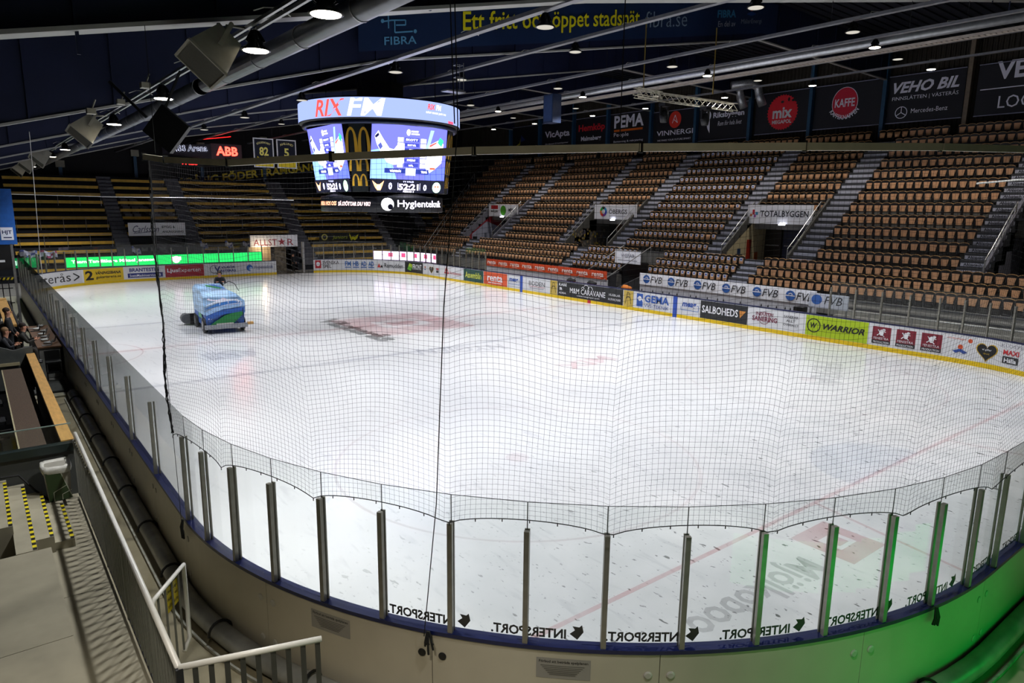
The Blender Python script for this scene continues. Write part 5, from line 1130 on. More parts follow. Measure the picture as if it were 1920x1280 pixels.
# ------------------------------------------------------------------ players' benches on the right
def banner(o, w_, h_, fn, bg, lb): return sign('fence_banner', o, (0, -1, 0), (0, 0, 1), w_, h_, fn, lb, bg, .03, 'banner')
banner((17.0, 14.6, 1.42), 14.2, .58, lambda P, w, h: [P.text('renta', .22+1.57*q, .17, 1.15, .28, '#f4e8e4', .02).rect(.45+1.57*q, .08, .7, .03, '#f4c8b8') for q in range(9)], '#d0481e', 'long orange banner repeating one white word, behind left players bench')
def fvb(P, w, h):
    for q in range(6):
        x = .28+2.02*q; P.disc(x+.3, .37, .28, .27, '#2a5aa4', 20).rect(x+.02, .34, .56, .05, '#dcdce6').ring(x+.3, .37, .1, .14, '#dcdce6', .3, 2.6).text('FVB', x+.64, .16, .95, .42, '#16181f', .0, .25)
banner((17.0, -2.6, 1.42), 12.1, .74, fvb, '#eef0f8', 'long white banner repeating a blue disc and three letters')
def wallseg(y1, y0, lb): w_ = empty('bench_wall', (17.1, (y0+y1)/2, 0), lb, 'wall'); MB().box((17.05, y0, .0), (17.15, y1, 1.42)).build('panel', mat('white_bench_wall', '#b8b8be', .6), w_); return w_
wallseg(14.6, .4, 'white back wall of the left players bench'); wallseg(-2.6, -14.7, 'white back wall of the right players bench')
for (a, b_, lb) in ((.7, 12.6, 'long narrow wooden shelf at the left players bench'), (-11.3, -1.9, 'long narrow wooden shelf at the right players bench'), (-14.4, -11.9, 'short wooden shelf at the right end of the players bench')):
    q_ = empty('bench_shelf', (16, (a+b_)/2, 0), lb, 'shelf', 'wooden shelves at the players benches'); MB().box((15.9, a, 1.02), (16.25, b_, 1.08)).build('plank', WOOD, q_)
    mb = MB(); 
    for k_ in range(int((b_-a)/1.8)+2): yy = min(a+.05+1.8*k_, b_-.05); mb.bar((16.08, yy, .35), (16.08, yy, 1.02), .05)
    mb.build('legs', DARK, q_); MB().box((16.3, a, .38), (16.7, b_, .45)).build('bench_seat', mat('bench_seat_grey', '#77757a', .5), q_); MB().box((16.3, a+.1, 0), (16.7, b_-.1, .36)).build('bench_base', mat('bench_base_grey', '#4a4a50', .6), q_)
random.seed(3); bi = 0
for yy in [-2.9, -3.7, -4.6, -5.4, -5.9, -6.5, -7.5, -7.9, -8.7, -9.4, -9.8, -10.9, -12.2, -12.6, -13.1, -13.6, -13.9, -14.2]:
    t_ = MB(); t_.lathe([(.035, 0), (.035, .14), (.018, .17), (.018, .21)], (16.0, yy, 1.08), n=10); t_.build('drink_bottle', BLACK, label='black drink bottle on the right players bench shelf, %s from its left end' % ORD[bi], cat='bottle', group='drink bottles on the right shelf', smooth=True); bi += 1
for i, (yy, c, lb) in enumerate(((-2.3, '#c8701a', 'orange bag on the left end of the right shelf'), (3.0, '#101012', 'black jacket heap on the left players shelf'), (.9, '#101012', 'black gear lying by the tunnel end of the left bench'))):
    b_ = MB(); b_.ell((16.1, yy, 1.2), (.22, .45, .14)); b_.ell((16.15, yy+.15, 1.28), (.15, .25, .1)); b_.build('gear_bag', mat('bag_'+c[1:], c, .7, noise=.3, scale=8, bump=.5), label=lb, cat='bag', smooth=True)
# players tunnel with sloping rails and little sign
tn = empty('players_tunnel', (18, 1.8, 0), 'tunnel between the players benches with sloping steel rails', 'tunnel')
for yy in (.55, 3.15):
    MB().prism([(17.2, yy, 0), (23.2, yy, 0), (23.2, yy, 2.6), (21.2, yy, 1.6), (17.2, yy, .5)], (0, .08, 0)).build('side_wall', mat('tunnel_side', '#3a3a3e', .7), tn)
    MB().tube([(16.6, yy, 0), (16.6, yy, 1.3), (21.6, yy, 3.55), (21.6, yy, 2.2)], .035, 6).build('handrail', STEEL, tn)
MB().box((21.4, .6, .0), (21.5, 3.1, 2.4)).build('back_wall', BLACK, tn)
sign('tunnel_sign', (20.6, 3.1, 2.3), (0, -1, 0), (0, 0, 1), 2.5, .95, lambda P, w, h: P.text('WEPAB', .6, .45, 1.3, .25, '#2a3550', .0).rect(.3, .2, 1.9, .05, '#7a7a84').rect(0, .9, 2.5, .05, '#6a6a6a'), 'small white sign over the tunnel between the players benches')
# penalty-side clutter at the right end
pb = empty('skate_sharpener', (16.4, -14.0, 0), 'dark equipment table with grey box at the end of the banner', 'table')
MB().box((15.9, -14.6, .9), (16.9, -13.2, .98)).build('table_top', DARK, pb); MB().box((16.0, -14.4, 0), (16.8, -13.4, .9)).build('cabinet', mat('grey_cabinet', '#3c4048', .5), pb); MB().box((16.1, -14.5, .98), (16.6, -14.0, 1.35)).build('machine', BLACK, pb)
# hoop-railing in front of the low steps, right
lr = empty('low_railing', (17.4, -22, .3), 'low steel railing behind the glass in front of bare grey steps', 'railing')
MB().tube([(17.4, -15.2, 1.3), (17.4, -34, 1.3)], .03, 6).build('top_rail', STEEL, lr); mb = MB()
for q in range(10): mb.tube([(17.4, -15.3-2*q, 0), (17.4, -15.3-2*q, 1.3)], .025, 5)
mb.build('uprights', STEEL, lr)
sign('corner_banner', (15.75, -15.0, 1.5), (0, -1, 0), (0, 0, 1), 2.0, .72, lambda P, w, h: P.disc(.4, .4, .28, .25, '#2a5aa4', 16).text('FVB', .8, .2, .9, .4, '#16181f', .0, .25), 'pale banner with blue disc behind glass, right of equipment table', '#b9bcc8', .03, 'banner')

cbn = empty('banner_stand', (15.8, -16, 0), 'two thin grey posts carrying the pale corner banner', 'stand')
for yq in (-15.1, -16.9): MB().box((15.79, yq-.03, 0), (15.85, yq+.03, 2.2)).build('post', STEEL, cbn)
# ------------------------------------------------------------------ resurfacing machine
def zamboni():
    hx, hy = -7.75, 3.7         # centre on the ice
    R_ = empty('ice_resurfacer', (hx, hy, 0), 'blue, white and green ice resurfacer driving on the far left ice', 'ice resurfacer')
    ang = radians(-97+90)       # heading: local -y is the front
    A = Matrix.Translation((hx, hy, 0))@Matrix.Rotation(radians(-4), 4, 'Z')
    def T(x, y, z): return tuple(A@Vector((x, y, z)))
    def hexl(vs): return MB().hexa([T(*v) for v in vs])
    BODY = mat('resurfacer_wrap', '#8fb2e0', .35, noise=.55, scale=1.1, stretch=(.6, .6, 3.2)); GRN = mat('wrap_green', '#1a7a3c', .35); BLUE = mat('wrap_blue', '#2b5cae', .35, noise=.2, scale=3); PALE = mat('wrap_pale', '#c9d4ec', .35)
    # lower chassis with fenders
    n = MB(); n.add([T(*v) for v in ((-.85, -1.55, .28), (.85, -1.55, .28), (.85, 1.35, .28), (-.85, 1.35, .28), (-.92, -1.6, 1.05), (.92, -1.6, 1.05), (.92, 1.4, 1.0), (-.92, 1.4, 1.0))], [(3,2,1,0),(4,5,6,7),(0,1,5,4),(1,2,6,5),(2,3,7,6),(3,0,4,7)]); n.build('chassis', BLUE, R_)
    # snow tank: bulging front, high rear
    pr = [(-1.62, .95), (-1.68, 1.35), (-1.6, 1.75), (-1.25, 2.05), (.55, 2.2), (1.1, 2.05), (1.15, 1.3), (.9, .95)]
    tank = MB(); vs = []; st_ = ((-.98, 9, 0), (-.9, 9, .06), (.25, 9, .04), (.62, 1.78, 0), (.95, 1.45, 0))
    for xq, zm, bul in st_: vs += [T(xq, y*(1 if zm > 5 else .97), min(z+bul*(z > 1.5), zm+.12*(y < 0)+.0*z)) for y, z in pr]
    m8 = len(pr); tank.add(vs, [tuple(range(m8-1, -1, -1)), tuple(range(4*m8, 5*m8))]+[(k8*m8+q, k8*m8+(q+1) % m8, (k8+1)*m8+(q+1) % m8, (k8+1)*m8+q) for k8 in range(4) for q in range(m8)])
    tank.build('snow_tank', BODY, R_)
    # wrap graphics on the front and the left side
    P = Print(); P.poly([(.05, .05), (1.15, .05), (1.75, .62), (1.6, .78), (.9, .6), (.4, .3)], '#1a7a3c').poly([(.0, .35), (.7, .62), (1.78, .75), (1.8, .95), (.6, .85), (0, .6)], '#2b5cae').poly([(0, .62), (.8, .9), (1.8, 1.0), (1.8, 1.12), (.6, 1.06), (0, .8)], '#9cc0ea').rect(.45, .1, .8, .1, '#c8c8c4').rect(.1, .42, .05, .05, '#e6e6f6').rect(.2, .42, .05, .05, '#e6e6f6').line([(1.5, .1), (1.2, .5), (1.65, .4)], .03, '#2a2c30').line([(1.7, .9), (1.72, .3)], .03, '#2a2c30').ring(1.5, 1.15, .12, .17, '#dfe6f6', -1, 2.2)
    P.build('front_graphics', lambda u, v, c: T(-.9+u, -1.69-c-(.03 if v > .6 else 0), .32+v*.98), R_)
    P = Print(); P.poly([(0, 0), (1.3, 0), (1.0, .35), (.2, .4)], '#2b5cae').poly([(.1, .55), (2.4, .95), (2.4, 1.15), (.1, .8)], '#7aa8dc').poly([(1.2, 0), (2.0, 0), (1.8, .5), (1.3, .45)], '#5aa070'); P.build('side_graphics', lambda u, v, c: T(-.951-c, 1.1-u, .7+v), R_)
    fy = lambda z: float(np.interp(z, [.95, 1.35, 1.75, 2.05, 2.2], [-1.62, -1.68, -1.6, -1.25, .55]))
    def fpt(u, z): return [(u, z)]
    P = Print()
    def band(x0_, x1_, za, zb, c, wav=.0, taper=1.):
        n_ = 14; vs_ = []
        for q in range(n_+1):
            t = q/n_; xx = x0_+(x1_-x0_)*t; zc = za+(zb-za)*t+wav*sin(pi*t); th = .05*taper*(.35+sin(pi*t)); vs_ += [(xx, zc-th), (xx, zc+th)]
        P._a(c, vs_, [(2*q, 2*q+2, 2*q+3, 2*q+1) for q in range(n_)])
    band(-.9, .85, 1.0, 1.35, '#2b5cae', .12, 1.3); band(-.9, .85, 1.12, 1.42, '#cfdcf2', .14, .7); band(-.9, .8, 1.25, 1.5, '#3f7cc8', .1, 1.1); band(-.85, .55, 1.42, 1.62, '#dfe8f8', .08, .9)
    band(-.8, .1, 1.7, 1.66, '#e6dff0', .04, 1.6); band(-.9, -.2, 1.95, 1.84, '#7f9cc8', .03, .8)
    P.line([(-.25, 1.42), (-.2, 1.6)], .03, '#eef2fa').line([(.15, 1.46), (.18, 1.68)], .03, '#eef2fa').ring(.55, 1.55, .07, .11, '#f2f4fa', -.8, 2.6)
    P.build('tank_graphics', lambda u, z, c: T(u, fy(z)-.012-c, z+(.012 if z > 1.8 else 0)), R_)
    P = Print(); P.poly([(-.8, 1.35), (-.5, 1.5), (.15, .55), (-.05, .3)], '#1a7a3c').poly([(-.35, 1.5), (-.1, 1.5), (.22, .4), (.15, .3)], '#2b5cae'); P.build('tank_top_graphics', lambda u, v, c: T(u, -1.25+v, 2.05+v*.083+.05+c), R_)
    # bumper, wheels, rear conditioner, dump tank edge
    MB().add([T(*v) for v in ((-.98, -1.82, .25), (.98, -1.82, .25), (.98, -1.62, .25), (-.98, -1.62, .25), (-.98, -1.82, .45), (.98, -1.82, .45), (.98, -1.62, .45), (-.98, -1.62, .45))], [(3,2,1,0),(4,5,6,7),(0,1,5,4),(1,2,6,5),(2,3,7,6),(3,0,4,7)]).build('bumper', mat('bumper_grey', '#8f9298', .4), R_)
    hexl([(.98, -1.9, .38), (1.25, -1.9, .38), (1.25, -1.7, .38), (.98, -1.7, .38), (.98, -1.9, .5), (1.25, -1.9, .5), (1.25, -1.7, .5), (.98, -1.7, .5)]).build('wooden_fender', WOOD, R_)
    for sx in (-.9, .9):
        for y in (-1.1, 1.0):
            ax = A.to_3x3()@Vector((1 if sx > 0 else -1, 0, 0)); MB().lathe([(.2, 0), (.36, .02), (.38, .08), (.38, .16), (.34, .2), (.12, .2)], T(sx*.86, y, .38), ax, 20).build('wheel', BLACK, R_, smooth=True)
            MB().lathe([(.2, 0), (.2, .02), (.08, .03)], Vector(T(sx*.86, y, .38))+ax*.2, ax, 14).build('wheel_hub', STEEL, R_)
    hexl([(-1.1, 1.55, .05), (1.1, 1.55, .05), (1.1, 2.35, .05), (-1.1, 2.35, .05), (-1.1, 1.55, .62), (1.1, 1.55, .62), (1.1, 2.2, .55), (-1.1, 2.2, .55)]).build('ice_conditioner', BLACK, R_)
    MB().tube([T(-1.25, 1.7, .33), T(-1.25, 2.2, .33)], .26, 14).build('wash_roller', mat('roller_grey', '#55585c', .5), R_)
    MB().tube([T(.45, .9, 2.1), T(.75, .8, 2.3), T(.95, .4, 2.2), T(1.0, -.2, 1.9)], .02, 6).build('water_hose', BLACK, R_)
    hexl([(-.6, 1.15, .95), (.6, 1.15, .95), (.6, 1.75, .95), (-.6, 1.75, .95), (-.6, 1.15, 1.5), (.6, 1.15, 1.5), (.6, 1.75, 1.5), (-.6, 1.75, 1.5)]).build('driver_platform', DARK, R_)
    return A
ZA = zamboni()

# ------------------------------------------------------------------ people
def person(name_label, loc, rz_, J, top, legs_, hair='#3a2a1c', skin='#b98468', group=None, headset=False, zoom=1.):
    root = empty('person', loc, name_label, 'person', group)
    A = Matrix.Translation(loc)@Matrix.Rotation(rz_, 4, 'Z')
    names = list(J.keys()); idx = {n: i for i, n in enumerate(names)}
    E = [('pelvis', 'waist'), ('waist', 'chest'), ('chest', 'neck'), ('neck', 'head'), ('head', 'crown')]
    for s_ in ('l', 'r'): E += [('chest', 'sh'+s_), ('sh'+s_, 'el'+s_), ('el'+s_, 'wr'+s_), ('wr'+s_, 'ha'+s_), ('pelvis', 'hi'+s_), ('hi'+s_, 'kn'+s_), ('kn'+s_, 'an'+s_), ('an'+s_, 'to'+s_)]
    Rd = {'pelvis': .15, 'waist': .14, 'chest': .17, 'neck': .06, 'head': .1, 'crown': .085, 'sh': .075, 'el': .055, 'wr': .036, 'ha': .04, 'hi': .1, 'kn': .07, 'an': .048, 'to': .045}
    me = bpy.data.meshes.new('body'); me.from_pydata([J[n] for n in names], [(idx[a], idx[b_]) for a, b_ in E], []); o = bpy.data.objects.new('b', me); COL.objects.link(o)
    sk = o.modifiers.new('s', 'SKIN'); o.modifiers.new('u', 'SUBSURF').levels = 1
    for n in names:
        r_ = Rd.get(n) or Rd[n[:2]]; v = me.skin_vertices[0].data[idx[n]]; v.radius = (r_*1.0, r_*(.8 if n in ('chest', 'waist', 'pelvis') else 1.)); v.use_root = n == 'pelvis'
    dg = bpy.context.evaluated_depsgraph_get(); ev = bpy.data.meshes.new_from_object(o.evaluated_get(dg)); bpy.data.objects.remove(o)
    for m_ in (mat('cloth_'+top[1:], top, .8, noise=.25, scale=12, bump=.3), mat('cloth_'+legs_[1:], legs_, .8, noise=.2, scale=12), mat('skin_'+skin[1:], skin, .5, noise=.06), BLACK): ev.materials.append(m_)
    segs = [(Vector(J[a]), Vector(J[b_]), a, b_) for a, b_ in E]
    for p in ev.polygons:
        c = p.center; best = min(segs, key=lambda s_: ((c-s_[0]-(s_[1]-s_[0])*max(0, min(1, (c-s_[0]).dot(s_[1]-s_[0])/((s_[1]-s_[0]).length_squared+1e-9)))).length))
        b_ = best[3]; p.material_index = 2 if (b_ in ('head', 'crown') or b_[:2] == 'ha') else (3 if b_[:2] == 'to' else 1 if b_[:2] in ('hi', 'kn', 'an') else 0); p.use_smooth = True
    ev.transform(A); ev.transform(Matrix.Translation(-Vector(loc))); ev.name = 'body'
    bo = bpy.data.objects.new('body', ev); COL.objects.link(bo); bo.parent = root
    hd = Vector(J['head']); fw = Vector(J['face'] if 'face' in J else (0, -1, 0)) if False else Vector((0, -1, 0))
    def TT(v): return tuple(A@(hd+Vector(v)))
    R3_ = A.to_3x3()
    MB().ell(TT((0, .03, .085)), (.098, .1, .09), 12, 8, R3_).build('hair', mat('hair_'+hair[1:], hair, .8, noise=.3, scale=20), root, smooth=True)
    MB().ell(TT((0, -.1, .015)), (.016, .028, .024), 8, 6, R3_).build('nose', mat('skin_'+skin[1:], skin), root, smooth=True)
    for sx in (-1, 1):
        MB().ell(TT((sx*.035, -.096, .045)), (.012, .008, .008), 8, 6, R3_).build('eye', mat('eye_dark', '#1a1512', .2), root)
        MB().ell(TT((sx*.1, 0, .02)), (.014, .025, .035), 8, 6, R3_).build('ear', mat('skin_'+skin[1:], skin), root, smooth=True)
    MB().ell(TT((0, -.093, -.035)), (.028, .008, .008), 8, 6, R3_).build('mouth', mat('lip', '#8a4a40', .5), root)
    # fingers
    for s_ in ('l', 'r'):
        w_, h_ = Vector(J['wr'+s_]), Vector(J['ha'+s_]); d = (h_-w_).normalized(); sd_ = d.cross(Vector((0, 0, 1))); sd_ = sd_.normalized() if sd_.length > .1 else Vector((1, 0, 0)); mb = MB()
        for q in range(4):
            b0 = h_+sd_*(.027*(q-1.5)); L = (.07, .08, .075, .06)[q]; mb.tube([A@b0, A@(b0+d*L*.55), A@(b0+d*L*.85-Vector((0, 0, L*.35)))], [.009, .008, .007], 5)
        t0 = w_+d*.02+sd_*.03; mb.tube([A@t0, A@(t0+sd_*.03+d*.03), A@(t0+sd_*.035+d*.06)], [.011, .009, .008], 5)
        mb.build('fingers', mat('skin_'+skin[1:], skin), root, smooth=True)
    if headset:
        mb = MB(); 
        for sx in (-1, 1): mb.ell(TT((sx*.11, .0, .03)), (.03, .045, .05), 10, 6, R3_)
        mb.tube([TT((-.11, 0, .06)), TT((-.08, 0, .16)), TT((0, 0, .2)), TT((.08, 0, .16)), TT((.11, 0, .06))], .012, 6); mb.build('ear_defenders', BLACK, root, smooth=True)
    return root
# local axes: facing -y, z up, origin at the feet / seat base
def standing(arm=0.):
    J = {'pelvis': (0, 0, .96), 'waist': (0, 0, 1.12), 'chest': (0, .0, 1.34), 'neck': (0, 0, 1.52), 'head': (0, -.02, 1.64), 'crown': (0, 0, 1.74)}
    for s_, sx in (('l', -1), ('r', 1)): J.update({'sh'+s_: (sx*.19, 0, 1.42), 'el'+s_: (sx*.25, -.03-.1*arm, 1.15), 'wr'+s_: (sx*.2, -.12-.2*arm, .95+.15*arm), 'ha'+s_: (sx*.18, -.16-.25*arm, .87+.2*arm), 'hi'+s_: (sx*.09, 0, .92), 'kn'+s_: (sx*.1, -.02, .5), 'an'+s_: (sx*.1, .02, .09), 'to'+s_: (sx*.11, -.15, .05)})
    return J
def sitting(reach=.35, lean_=.08):
    J = {'pelvis': (0, 0, .5), 'waist': (0, -.03, .66), 'chest': (0, -lean_, .88), 'neck': (0, -lean_-.03, 1.06), 'head': (0, -lean_-.06, 1.18), 'crown': (0, -lean_-.04, 1.28)}
    for s_, sx in (('l', -1), ('r', 1)): J.update({'sh'+s_: (sx*.19, -lean_, .97), 'el'+s_: (sx*.25, -lean_-.14, .74), 'wr'+s_: (sx*.16, -lean_-reach, .8), 'ha'+s_: (sx*.13, -lean_-reach-.08, .82), 'hi'+s_: (sx*.09, -.02, .48), 'kn'+s_: (sx*.12, -.43, .5), 'an'+s_: (sx*.12, -.45, .09), 'to'+s_: (sx*.12, -.6, .05)})
    return J
FX = radians(90)    # turn from facing -y to facing +x
zp = ZA@Vector((.35, .95, 1.5))
person('driver in black jacket with ear defenders, sitting on the ice resurfacer', tuple(zp), radians(-14), sitting(.3), '#141418', '#141418', headset=True)
person('man in dark jacket standing in the left media box, facing the ice', (-16.72, -6.6, 1.2), radians(80), standing(.2), '#15161a', '#1a1a1e')
person('man in dark jacket sitting at the left media desk, hands raised', (-16.55, -6.9, 1.2), radians(85), sitting(.3, .14), '#26241f', '#2a2620', hair='#2a1f18')
person('person in dark coat sitting at the left picture edge', (-16.98, -7.6, 1.2), radians(80), sitting(.25, .1), '#1c1e24', '#1c1c20', hair='#8a6a4a')
person('person in black standing at the open far gate', (6.5, 31.2, 0), radians(20), standing(.1), '#101114', '#101114', hair='#1a1412')

# ------------------------------------------------------------------ left side: media box, desks, terrace
mp_ = empty('media_box', (-17, -14, 1.0), 'grey media box with carpeted desk, wooden ledge and glass front', 'media box')
GREYP = mat('media_box_grey', '#3d3f3b', .6, noise=.06); CARP = mat('brown_carpet_desk', '#4a3a2c', .85, noise=.3, scale=30, stretch=(3, .4, 3), bump=.3)
MB().box((-20, -18.75, 1.0), (-16.28, -18.66, 1.88)).build('front_wall', GREYP, mp_); MB().box((-20, -18.8, 1.84), (-16.26, -18.62, 1.98)).build('front_trim', mat('dark_green_trim', '#16221f', .4), mp_)
MB().box((-16.34, -18.66, 0), (-16.28, -9.4, 1.92)).build('side_wall', GREYP, mp_)
MB().box((-16.47, -18.62, 1.92), (-16.27, -9.4, 2.0)).build('wooden_ledge', WOOD, mp_)
MB().box((-17.06, -18.55, 1.62), (-16.64, -9.8, 1.68)).build('carpeted_desk', CARP, mp_); MB().box((-17.085, -18.5, 1.6), (-17.06, -9.9, 1.7)).build('desk_edge', mat('cream_desk_edge', '#b0a684', .5), mp_)
MB().box((-16.64, -18.6, 1.0), (-16.47, -9.4, 1.2)).build('shadow_gap_strip', BLACK, mp_); MB().box((-20, -18.6, 1.0), (-17.3, -9.4, 1.05)).build('box_floor', DARK, mp_)  # first box is a black strip drawn for the shade between desk and ledge
MB().prism([(-20, -9.4, 1.0), (-16.3, -9.4, 1.0), (-16.3, -9.4, 2.2), (-16.75, -9.4, 2.12), (-17.3, -9.4, 2.35), (-20, -9.4, 2.4)], (0, .07, 0)).build('end_wall', mat('end_wall_grey', '#505452', .6), mp_)
MB().box((-17.2, -9.46, 1.7), (-16.64, -9.4, 1.78)).build('end_trim', mat('cream_desk_edge', '#b0a684'), mp_)
MB().box((-18.6, -18.72, 1.98), (-16.3, -18.70, 2.32)).build('glass_screen', CLEAR, mp_); MB().box((-18.6, -18.725, 2.32), (-16.3, -18.695, 2.335)).build('glass_edge', mat('glass_edge_green', '#6f8078', .3), mp_)
for q in range(3):
    c_ = empty('office_chair', (-17.35, -11.2-1.7*q, 1.05), 'black chair behind the carpeted desk, %s from the far end' % ORD[q], 'chair', 'chairs in the media box'); x, y = -17.4, -11.2-1.7*q
    MB().box((x-.22, y-.22, 1.45), (x+.22, y+.22, 1.52)).build('seat', BLACK, c_); MB().box((x-.26, y-.22, 1.55), (x-.2, y+.22, 2.0)).build('backrest', BLACK, c_); MB().tube([(x, y, 1.05), (x, y, 1.45)], .03, 8).build('column', DARK, c_)
    mb = MB(); [mb.bar((x, y, 1.08), (x+.25*cos(2*pi*i/5), y+.25*sin(2*pi*i/5), 1.08), .04) for i in range(5)]; mb.build('foot_star', DARK, c_)
m2 = empty('media_box', (-16.8, -2, 1.0), 'second media box farther along the left side with wooden ledge', 'media box')
MB().box((-16.36, -4.2, 0), (-16.3, 4.5, 1.95)).build('side_wall', BLACK, m2); MB().box((-16.75, -3.6, 1.95), (-16.4, 5.0, 2.03)).build('wooden_ledge', WOOD, m2)
MB().box((-20, -9.3, .9), (-16.35, 5, 1.0)).build('box_floor', DARK, m2)
# score table
tb = empty('score_table', (-15.8, -2, 0), 'white-fronted timekeepers table beside the left boards', 'table')
MB().box((-15.85, -3.6, 0), (-15.22, 1.6, 1.1)).build('cabinet', mat('white_table_front', '#a8a8a2', .6), tb); MB().box((-15.9, -3.7, 1.1), (-15.17, 1.7, 1.15)).build('table_top', mat('brown_table_top', '#5a3c20', .5), tb)
random.seed(11)
for q in range(14):
    x, y = random.uniform(-15.75, -15.4), -3.4+q*.36; lap = q % 2 == 0
    e_ = MB()
    if lap:
        e_.box((x-.15, y-.1, 1.15), (x+.12, y+.1, 1.17)); e_.hexa([(x+.12, y-.1, 1.17), (x+.14, y-.1, 1.17), (x+.14, y+.1, 1.17), (x+.12, y+.1, 1.17), (x+.18, y-.1, 1.36), (x+.2, y-.1, 1.36), (x+.2, y+.1, 1.36), (x+.18, y+.1, 1.36)])
        e_.build('laptop', [BLACK, STEEL][q % 4 == 0], label='laptop on the timekeepers table, %s from the near end' % ORD[q//2], cat='laptop', group='laptops on the timekeepers table')
    else:
        e_.ell((x, y, 1.19), (.12, .09, .05)); e_.tube([(x, y, 1.18), (x+.1, y+.1, 1.24), (x+.15, y+.2, 1.17), (x, y+.3, 1.17)], .015, 5); e_.build('cable_heap', pmat(['#b09a70', '#8a8a88', '#2a3a7a', '#d0d0cc'][q % 4]), label='small heap of cable and gear on the timekeepers table, %s from near end' % ORD[q//2], cat='cables', group='gear on the timekeepers table')
for q in range(2):
    c_ = empty('stacked_chair', (-15.55, -4.4, .2+.4*q), ('lower' if q == 0 else 'upper')+' black chair in the gap before the timekeepers table', 'chair'); z = .35+.35*q
    MB().box((-15.75, -4.65, z), (-15.3, -4.15, z+.06)).build('seat', BLACK, c_); MB().box((-15.75, -4.2, z), (-15.3, -4.15, z+.4)).build('backrest', BLACK, c_); mb = MB(); [mb.tube([(xx, yy, 0), (xx, yy, z)], .015, 5) for xx in (-15.73, -15.32) for yy in (-4.62, -4.18)]; mb.build('legs', STEEL, c_)
MB().box((-16.25, -6.4, 0), (-15.3, -4.7, .12)).build('floor_mat', mat('dark_rubber_mat', '#2e302d', .8, noise=.3, scale=9), label='dark rubber mat on the walkway floor before the table', cat='mat')
MB().box((-16.28, -6.9, .0), (-15.3, -6.45, .06)).build('floor_step', mat('worn_step', '#85806c', .7), label='worn pale step edge across the walkway', cat='step')
mb = MB(); mb.tube([(-15.6, 3, .05), (-15.9, 6, .06), (-15.6, 9, .05), (-15.9, 12, .05), (-15.5, 16, .06)], .05, 6); mb.tube([(-15.8, 3, .05), (-15.5, 7, .1), (-15.8, 10, .05), (-15.6, 15, .05)], .05, 6); mb.build('black_hoses', BLACK, label='black hoses lying along the walkway beyond the table', cat='hose', smooth=True)
MB().box((-16.9, 2.2, -.01), (-15.2, 24, .006)).build('walkway_floor', mat('pale_walkway', '#a8a490', .6), label='pale floor of the walkway beyond the timekeepers table', cat='floor')
# blue cabin on the wall
cb = empty('blue_cabin', (-16.7, 6, 3.4), 'bright blue cabin wall with framed posters at the left edge', 'cabin')
MB().box((-18.5, 5, 4.38), (-15.72, 9, 6.8)).build('cabin_body', mat('cabin_blue', '#1c5cae', .5), cb); MB().box((-18.5, 5.02, 3.3), (-16.0, 8.9, 4.36)).build('lower_panel', BLACK, cb); MB().box((-16.0, 5.0, 0), (-15.9, 5.15, 4.4)).build('corner_post', STEEL, cb)
P = Print(); P.rect(1.75, 1.05, .5, .72, '#b9b9b4').rect(1.8, 1.1, .4, .6, '#6a2c18').rect(2.22, .2, .45, .55, '#dfe4f0').text('HJT', 2.27, .42, .35, .2, '#1c2c5a', .03).rect(2.3, .28, .3, .05, '#1c2c5a').rect(1.7, 2.0, .4, .04, '#dfe4f0'); P.build('posters', plane((-18.5, 4.99, 4.38), (1, 0, 0), (0, 0, 1)), cb)
P = Print(); P.text('HOTEL', .1, .3, 2.15, .5, '#d8dade', .05); P.build('lettering', plane((-18.5, 5.01, 3.3), (1, 0, 0), (0, 0, 1)), cb)
# black-yellow striped barrier and dark rack under the cabin
rk = empty('equipment_rack', (-16.4, 8, 0), 'dark rack with black and yellow striped strips under the blue cabin', 'rack'); mb = MB()
for q in range(6): mb.bar((-17.4+.25*q, 7.5, 0), (-17.4+.25*q, 7.5, 2.6), .04)
for z in (.8, 1.5, 2.2, 2.6): mb.bar((-17.5, 7.5, z), (-16.0, 7.5, z), .04)
mb.build('rack_frame', BLACK, rk)
P = Print()
for q in range(10): P.poly([(.16*q, 0), (.16*q+.08, 0), (.16*q+.14, .12), (.16*q+.06, .12)], '#cbb420')
P.build('hazard_stripes', plane((-17.5, 7.45, 2.6), (1, 0, 0), (0, 0, 1)), rk); MB().box((-17.4, 7.7, .8), (-16.1, 8.3, 1.5)).build('crate', mat('dark_crate', '#2c2018', .7), rk)

